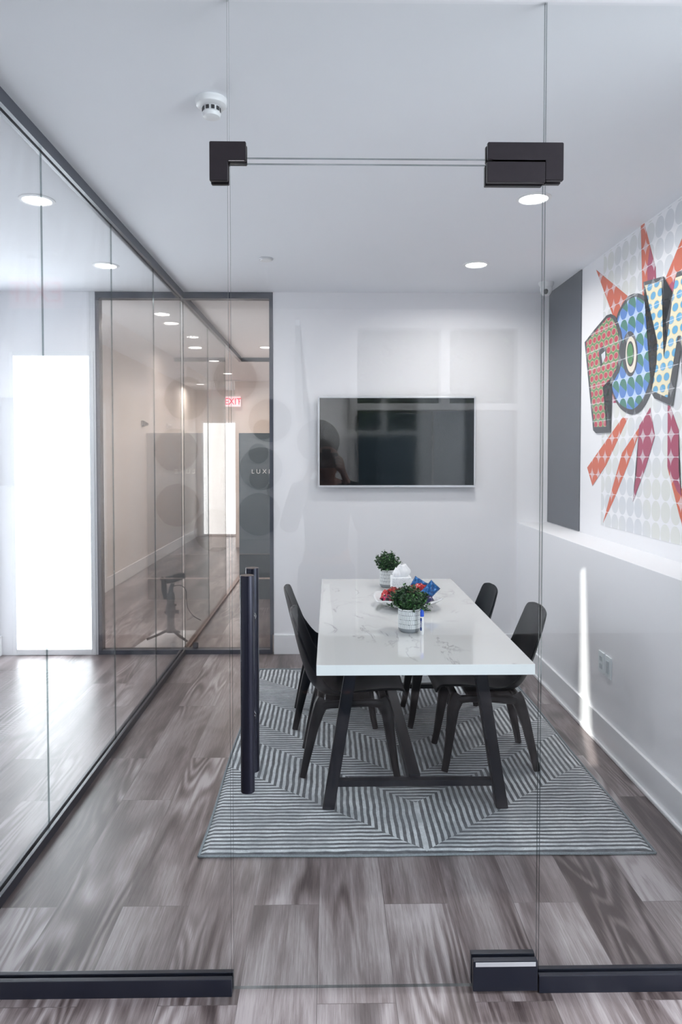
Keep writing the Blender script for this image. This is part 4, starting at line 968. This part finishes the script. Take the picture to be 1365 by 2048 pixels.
# marker standing next to the front pot
e = thing('whiteboard_marker', (0.4235, 3.232, TZT), 0, 'white whiteboard marker with blue cap standing beside the front pot', 'marker')
bm = BM(); lathe(bm, [(0, 0), (0.0070, 0), (0.0078, 0.002), (0.0082, 0.012), (0.0085, 0.018), (0.0085, 0.082), (0.0080, 0.086), (0, 0.086)], 24); obj('barrel', bm, M['white_plastic'], e, True)
bm = BM(); lathe(bm, [(0.0084, 0.084), (0.0090, 0.086), (0.0088, 0.104), (0.0075, 0.109), (0.0070, 0.116), (0.0, 0.117)], 24); obj('cap', bm, M['marker_blue'], e, True)
bm = BM(); prism(bm, [(0.0088 * math.cos(a), 0.0088 * math.sin(a)) for a in [PI * 1.0 + PI * 0.44 * i / 8 for i in range(9)]] + [(0.0083 * math.cos(a), 0.0083 * math.sin(a)) for a in [PI * 1.44 - PI * 0.44 * i / 8 for i in range(9)]], 0.058, 2, 0.020); obj('label_band', bm, M['marker_ink'], e)
text_mesh('EXPO', 0.011, M['letter_white'], e, 'lettering', basis(-0.0046, -0.0091, 0.050, (0, 0, 1), (-0.94, 0.34, 0)), 0.0002)

# ------------------------------------------------------------------ beyond the back glass
e = thing('reception_panel', (-0.99, 7.75, 0), 0, 'dark teal panel with white LUXE lettering beyond the back glass', 'panel')
bm = BM(); box(bm, 0, 0, 0.50, 0.66, 0.05, 1.82, 0.003); obj('upper_panel', bm, M['teal_mid'], e)
bm = BM(); box(bm, 0.0, 0.004, 0.0, 0.66, 0.05, 0.22, 0.002); box(bm, 0, 0.004, 0.24, 0.66, 0.05, 0.495, 0.002); obj('lower_panel', bm, M['teal_dark'], e)
text_mesh('L U X E', 0.068, M['letter_white'], e, 'lettering', basis(0.135, -0.002, 1.40, (1, 0, 0), (0, 0, 1)), 0.001, 'LEFT')
bm = BM(); box(bm, 0, -0.012, 0, 0.0, 0.0, 0.0)
bm.free()
# round dark discs on the panel
# white board and camera stabiliser on the floor
bm = BM(); prism(bm, [(-1.610, 5.70), (-1.16, 5.70), (-1.16, 6.35), (-1.54, 6.35)], 0.006, 2, 0.0); o = obj('white_board', bm, M['trim']); tag(o, 'thin white board lying on the floor under the camera stabiliser', 'board')
G = thing('camera_stabiliser', (-1.36, 6.05, 0.006), 0, 'dark handheld camera stabiliser standing on its small tripod', 'camera stabiliser')
for a in (PI * 1.08, PI * 1.80, PI * 0.45):
    bm = BM(); loft(bm, [(0.012 * math.cos(a), 0.012 * math.sin(a), 0.085), (0.10 * math.cos(a), 0.10 * math.sin(a), 0.045), (0.20 * math.cos(a), 0.20 * math.sin(a), 0.010)], [(0.013, 0.013), (0.010, 0.011), (0.008, 0.010)], 10, 2.5, (0, 0, 1)); obj('tripod_leg', bm, M['gimbal'], G, True)
bm = BM(); lathe(bm, [(0, 0.06), (0.040, 0.06), (0.042, 0.075), (0.034, 0.10), (0.031, 0.115), (0.031, 0.20), (0.038, 0.215), (0.042, 0.25), (0.037, 0.29), (0.031, 0.31), (0.036, 0.33), (0.036, 0.37), (0.030, 0.40), (0, 0.40)], 24); g_ = obj('grip', bm, M['gimbal'], G, True)
for p0_, p1_, q0_, q1_ in (((0.028, 0, 0.235), (0.070, 0, 0.235), 0.013, 0.018), ((0.02, 0, 0.29), (0.048, 0, 0.295), 0.009, 0.009), ((-0.028, 0, 0.22), (-0.046, 0, 0.24), 0.016, 0.012)):
    bm = BM(); cyl(bm, p0_, p1_, q0_, q1_, 16); obj('control_knob', bm, M['gimbal'], g_, True)
bm = BM()
loft(bm, [(0.0, 0, 0.39), (-0.045, 0, 0.36), (-0.055, 0, 0.42), (-0.058, 0, 0.50), (-0.08, 0, 0.53)], [(0.022, 0.022), (0.022, 0.024), (0.024, 0.024), (0.020, 0.020), (0.016, 0.018)], 10, 2.6)
loft(bm, [(0.0, 0, 0.39), (0.005, 0, 0.44), (0.02, 0, 0.48)], [(0.022, 0.022), (0.018, 0.02), (0.016, 0.018)], 10, 2.6); obj('motor_arm', bm, M['gimbal'], G, True)
bm = BM(); loft(bm, [(-0.035, 0, 0.505), (0.03, 0, 0.522), (0.09, 0, 0.54), (0.125, 0, 0.548)], [(0.030, 0.028), (0.036, 0.034), (0.030, 0.026), (0.022, 0.014)], 12, 2.8, (0, 1, 0)); obj('camera_mount', bm, M['gimbal'], G, True)
bm = BM(); tube(bm, catmull([(0.02, -0.01, 0.455), (0.09, -0.02, 0.465), (0.135, -0.02, 0.42), (0.14, -0.02, 0.34), (0.15, -0.02, 0.27), (0.20, -0.02, 0.20), (0.26, -0.02, 0.165)], 30), 0.0035, 8); obj('cable', bm, M['gimbal'], G, True)
bm = BM(); lathe(bm, [(0, 0), (0.022, 0), (0.023, 0.01), (0.023, 0.034), (0.018, 0.043), (0, 0.046)], 24); o = obj('door_stop', bm, M['channel'], None, True); o.location = (-1.075, YB + 0.0, 0.0345); o.location = (-1.075, YB + 0.058, 0.0365); tag(o, 'round dark stop at the foot of the back glass frame', 'door stop')
# wall light fittings in the corridor
for y, z, lb in ((11.4, 2.05, 'small white wall sensor beside the far door'), (9.9, 2.02, 'small dark wall fitting on the corridor wall')):
    e = thing('wall_sensor', (XC, y, z), 0, lb, 'sensor'); bm = BM(); box(bm, 0, -0.05, -0.04, 0.03, 0.05, 0.04, 0.006); obj('base', bm, M['white_plastic'] if y > 11 else M['gimbal'], e)
    bm = BM(); cyl(bm, (0.03, 0, 0), (0.08, -0.02, -0.01), 0.03, 0.02); obj('head', bm, M['white_plastic'] if y > 11 else M['gimbal'], e, True)

# ------------------------------------------------------------------ entrance hall, seen only in the reflections
R0 = 0.187
ring_pts = [(-1.25, 2.07, 'upper left'), (-1.34, 1.62, 'middle left, upper'), (-1.33, 1.14, 'middle left, lower'), (-1.00, 0.92, 'lower left'), (-0.82, 2.24, 'top'), (-0.52, 1.88, 'inner upper'), (-0.60, 1.46, 'centre'), (-0.62, 1.06, 'inner lower'), (-0.10, 1.70, 'nearest the street front')]
proto = None
for x, z, nm in ring_pts:
    if proto is None:
        e = thing('round_wall_disc', (x, YH, z), 0, '', 'wall disc', 'round bronze discs on the hall wall')
        bm = BM(); cyl(bm, (0, 0.03, 0), (0, 0.012, 0), R0, seg=64); obj('face', bm, M['disc'], e)
        bm = BM(); cyl(bm, (0, 0.012, 0), (0, 0.0, 0), R0 * 0.6, seg=40); obj('backing', bm, M['black_gap'], e); proto = e
    else: e = copy_tree(proto); e.location = (x, YH, z)
    e['label'] = 'round dark bronze wall disc mirrored in the glass, %s of the cluster' % nm

# photographer behind the viewpoint, mirrored in the television and the door
def skin_body(name, verts, edges, radii, mat, parent, root=0, sub=1):
    me = bpy.data.meshes.new(name); me.from_pydata(verts, edges, []); me.materials.append(mat)
    o = bpy.data.objects.new(name, me); C.objects.link(o); o.parent = parent
    md = o.modifiers.new('skin', 'SKIN'); sv = me.skin_vertices[0].data if me.skin_vertices else None
    if sv is None:
        bm_ = bmesh.new(); bm_.from_mesh(me); bm_.verts.layers.skin.verify(); bm_.to_mesh(me); bm_.free(); sv = me.skin_vertices[0].data
    for i, r in enumerate(radii): sv[i].radius = r if isinstance(r, tuple) else (r, r); sv[i].use_root = (i == root)
    md.use_smooth_shade = True
    md2 = o.modifiers.new('sub', 'SUBSURF'); md2.levels = sub; md2.render_levels = sub + 1
    return o
P0 = thing('person', (-0.02, -0.36, 0), 0, 'bald photographer in a black jacket holding a camera to the face', 'person')
V, E_, Rr = [], [], []
def av(p, r, frm=None):
    V.append(p); Rr.append(r); i = len(V) - 1
    if frm is not None: E_.append((frm, i))
    return i
pel = av((0, 0, 0.92), (0.13, 0.10)); ab = av((0, -0.01, 1.06), (0.125, 0.095), pel); chst = av((0, 0, 1.24), (0.15, 0.11), ab); shc = av((0, 0.01, 1.35), (0.10, 0.085), chst)
nk = av((0, 0.04, 1.42), (0.055, 0.055), shc); hd0 = av((0, 0.08, 1.475), (0.060, 0.065), nk); hd1 = av((0, 0.095, 1.535), (0.073, 0.088), hd0); hd2 = av((0, 0.090, 1.590), (0.074, 0.092), hd1); hd3 = av((0, 0.085, 1.630), (0.055, 0.068), hd2)
nose = av((0, 0.190, 1.545), (0.012, 0.013), hd1)
for s in (-1, 1):
    av((s * 0.083, 0.085, 1.545), (0.010, 0.020), hd1)
    sh = av((s * 0.175, 0.0, 1.345), (0.060, 0.058), shc); el = av((s * 0.235, 0.10, 1.12), (0.044, 0.043), sh); mid = av((s * 0.185, 0.17, 1.27), (0.038, 0.036), el)
    wr_ = av((s * 0.110, 0.225, 1.445), (0.026, 0.022), mid); pm = av((s * 0.088, 0.245, 1.500), (0.030, 0.017), wr_)
    th = av((s * 0.072, 0.222, 1.490), 0.011, pm); av((s * 0.050, 0.214, 1.505), 0.009, th)
    for k in range(4):
        b0 = av((s * 0.088, 0.262, 1.520 + 0.018 * (k - 1.0)), 0.0095, pm); b1 = av((s * 0.074, 0.282, 1.524 + 0.019 * (k - 1.0)), 0.0088, b0); av((s * (0.052 - 0.003 * (k == 3)), 0.284, 1.524 + 0.018 * (k - 1.0)), 0.0078, b1)
    hp = av((s * 0.095, 0, 0.86), (0.085, 0.085), pel); kn_ = av((s * 0.11, 0.02, 0.49), (0.058, 0.058), hp); ca = av((s * 0.115, -0.01, 0.32), (0.052, 0.055), kn_); an = av((s * 0.12, -0.02, 0.09), (0.036, 0.038), ca)
    ft = av((s * 0.125, 0.05, 0.045), (0.036, 0.030), an); av((s * 0.13, 0.13, 0.035), (0.034, 0.024), ft)
skin_body('body', V, E_, Rr, M['skin'], P0)
V, E_, Rr = [], [], []
a0 = av((0, 0, 0.90), (0.150, 0.118)); a1 = av((0, -0.01, 1.06), (0.145, 0.112), a0); a2 = av((0, 0, 1.24), (0.168, 0.125), a1); a3 = av((0, 0.01, 1.355), (0.118, 0.098), a2); av((0, 0.03, 1.405), (0.072, 0.070), a3)
for s in (-1, 1):
    b0 = av((s * 0.178, 0.0, 1.350), (0.073, 0.070), a3); b1 = av((s * 0.238, 0.10, 1.118), (0.066, 0.064), b0); b2 = av((s * 0.187, 0.168, 1.27), (0.060, 0.057), b1); av((s * 0.120, 0.218, 1.425), (0.045, 0.042), b2)
skin_body('jacket', V, E_, Rr, M['jacket'], P0)
V, E_, Rr = [], [], []
a0 = av((0, 0, 0.93), (0.140, 0.112))
for s in (-1, 1):
    b0 = av((s * 0.098, 0, 0.84), (0.100, 0.100), a0); b1 = av((s * 0.112, 0.02, 0.49), (0.073, 0.073), b0); b2 = av((s * 0.118, -0.01, 0.28), (0.066, 0.068), b1); av((s * 0.122, -0.015, 0.07), (0.058, 0.060), b2)
skin_body('trousers', V, E_, Rr, M['jeans'], P0)
for s in (-1, 1):
    bm = BM(); loft(bm, [(s * 0.12, -0.07, 0.045), (s * 0.12, -0.02, 0.05), (s * 0.125, 0.05, 0.042), (s * 0.132, 0.13, 0.036), (s * 0.134, 0.185, 0.028)], [(0.036, 0.036), (0.044, 0.050), (0.048, 0.042), (0.048, 0.036), (0.034, 0.026)], 14, 2.6, (0, 0, 1)); obj('shoe', bm, M['black_plastic'], P0, True)
e = thing('photo_camera', (-0.02, -0.125, 1.545), 0, 'black camera held up to the photographer face', 'camera')
bm = BM(); box(bm, -0.068, -0.028, -0.045, 0.068, 0.022, 0.045, 0.010); box(bm, -0.026, -0.03, 0.043, 0.026, 0.02, 0.066, 0.008); obj('housing', bm, M['black_plastic'], e)
bm = BM(); lathe(bm, [(0, 0.02), (0.034, 0.02), (0.036, 0.05), (0.040, 0.085), (0.040, 0.104), (0.035, 0.104), (0.030, 0.09), (0, 0.088)], 36); bm.transform(Matrix.Rotation(-PI / 2, 4, 'X')); obj('lens', bm, M['black_plastic'], e, True)
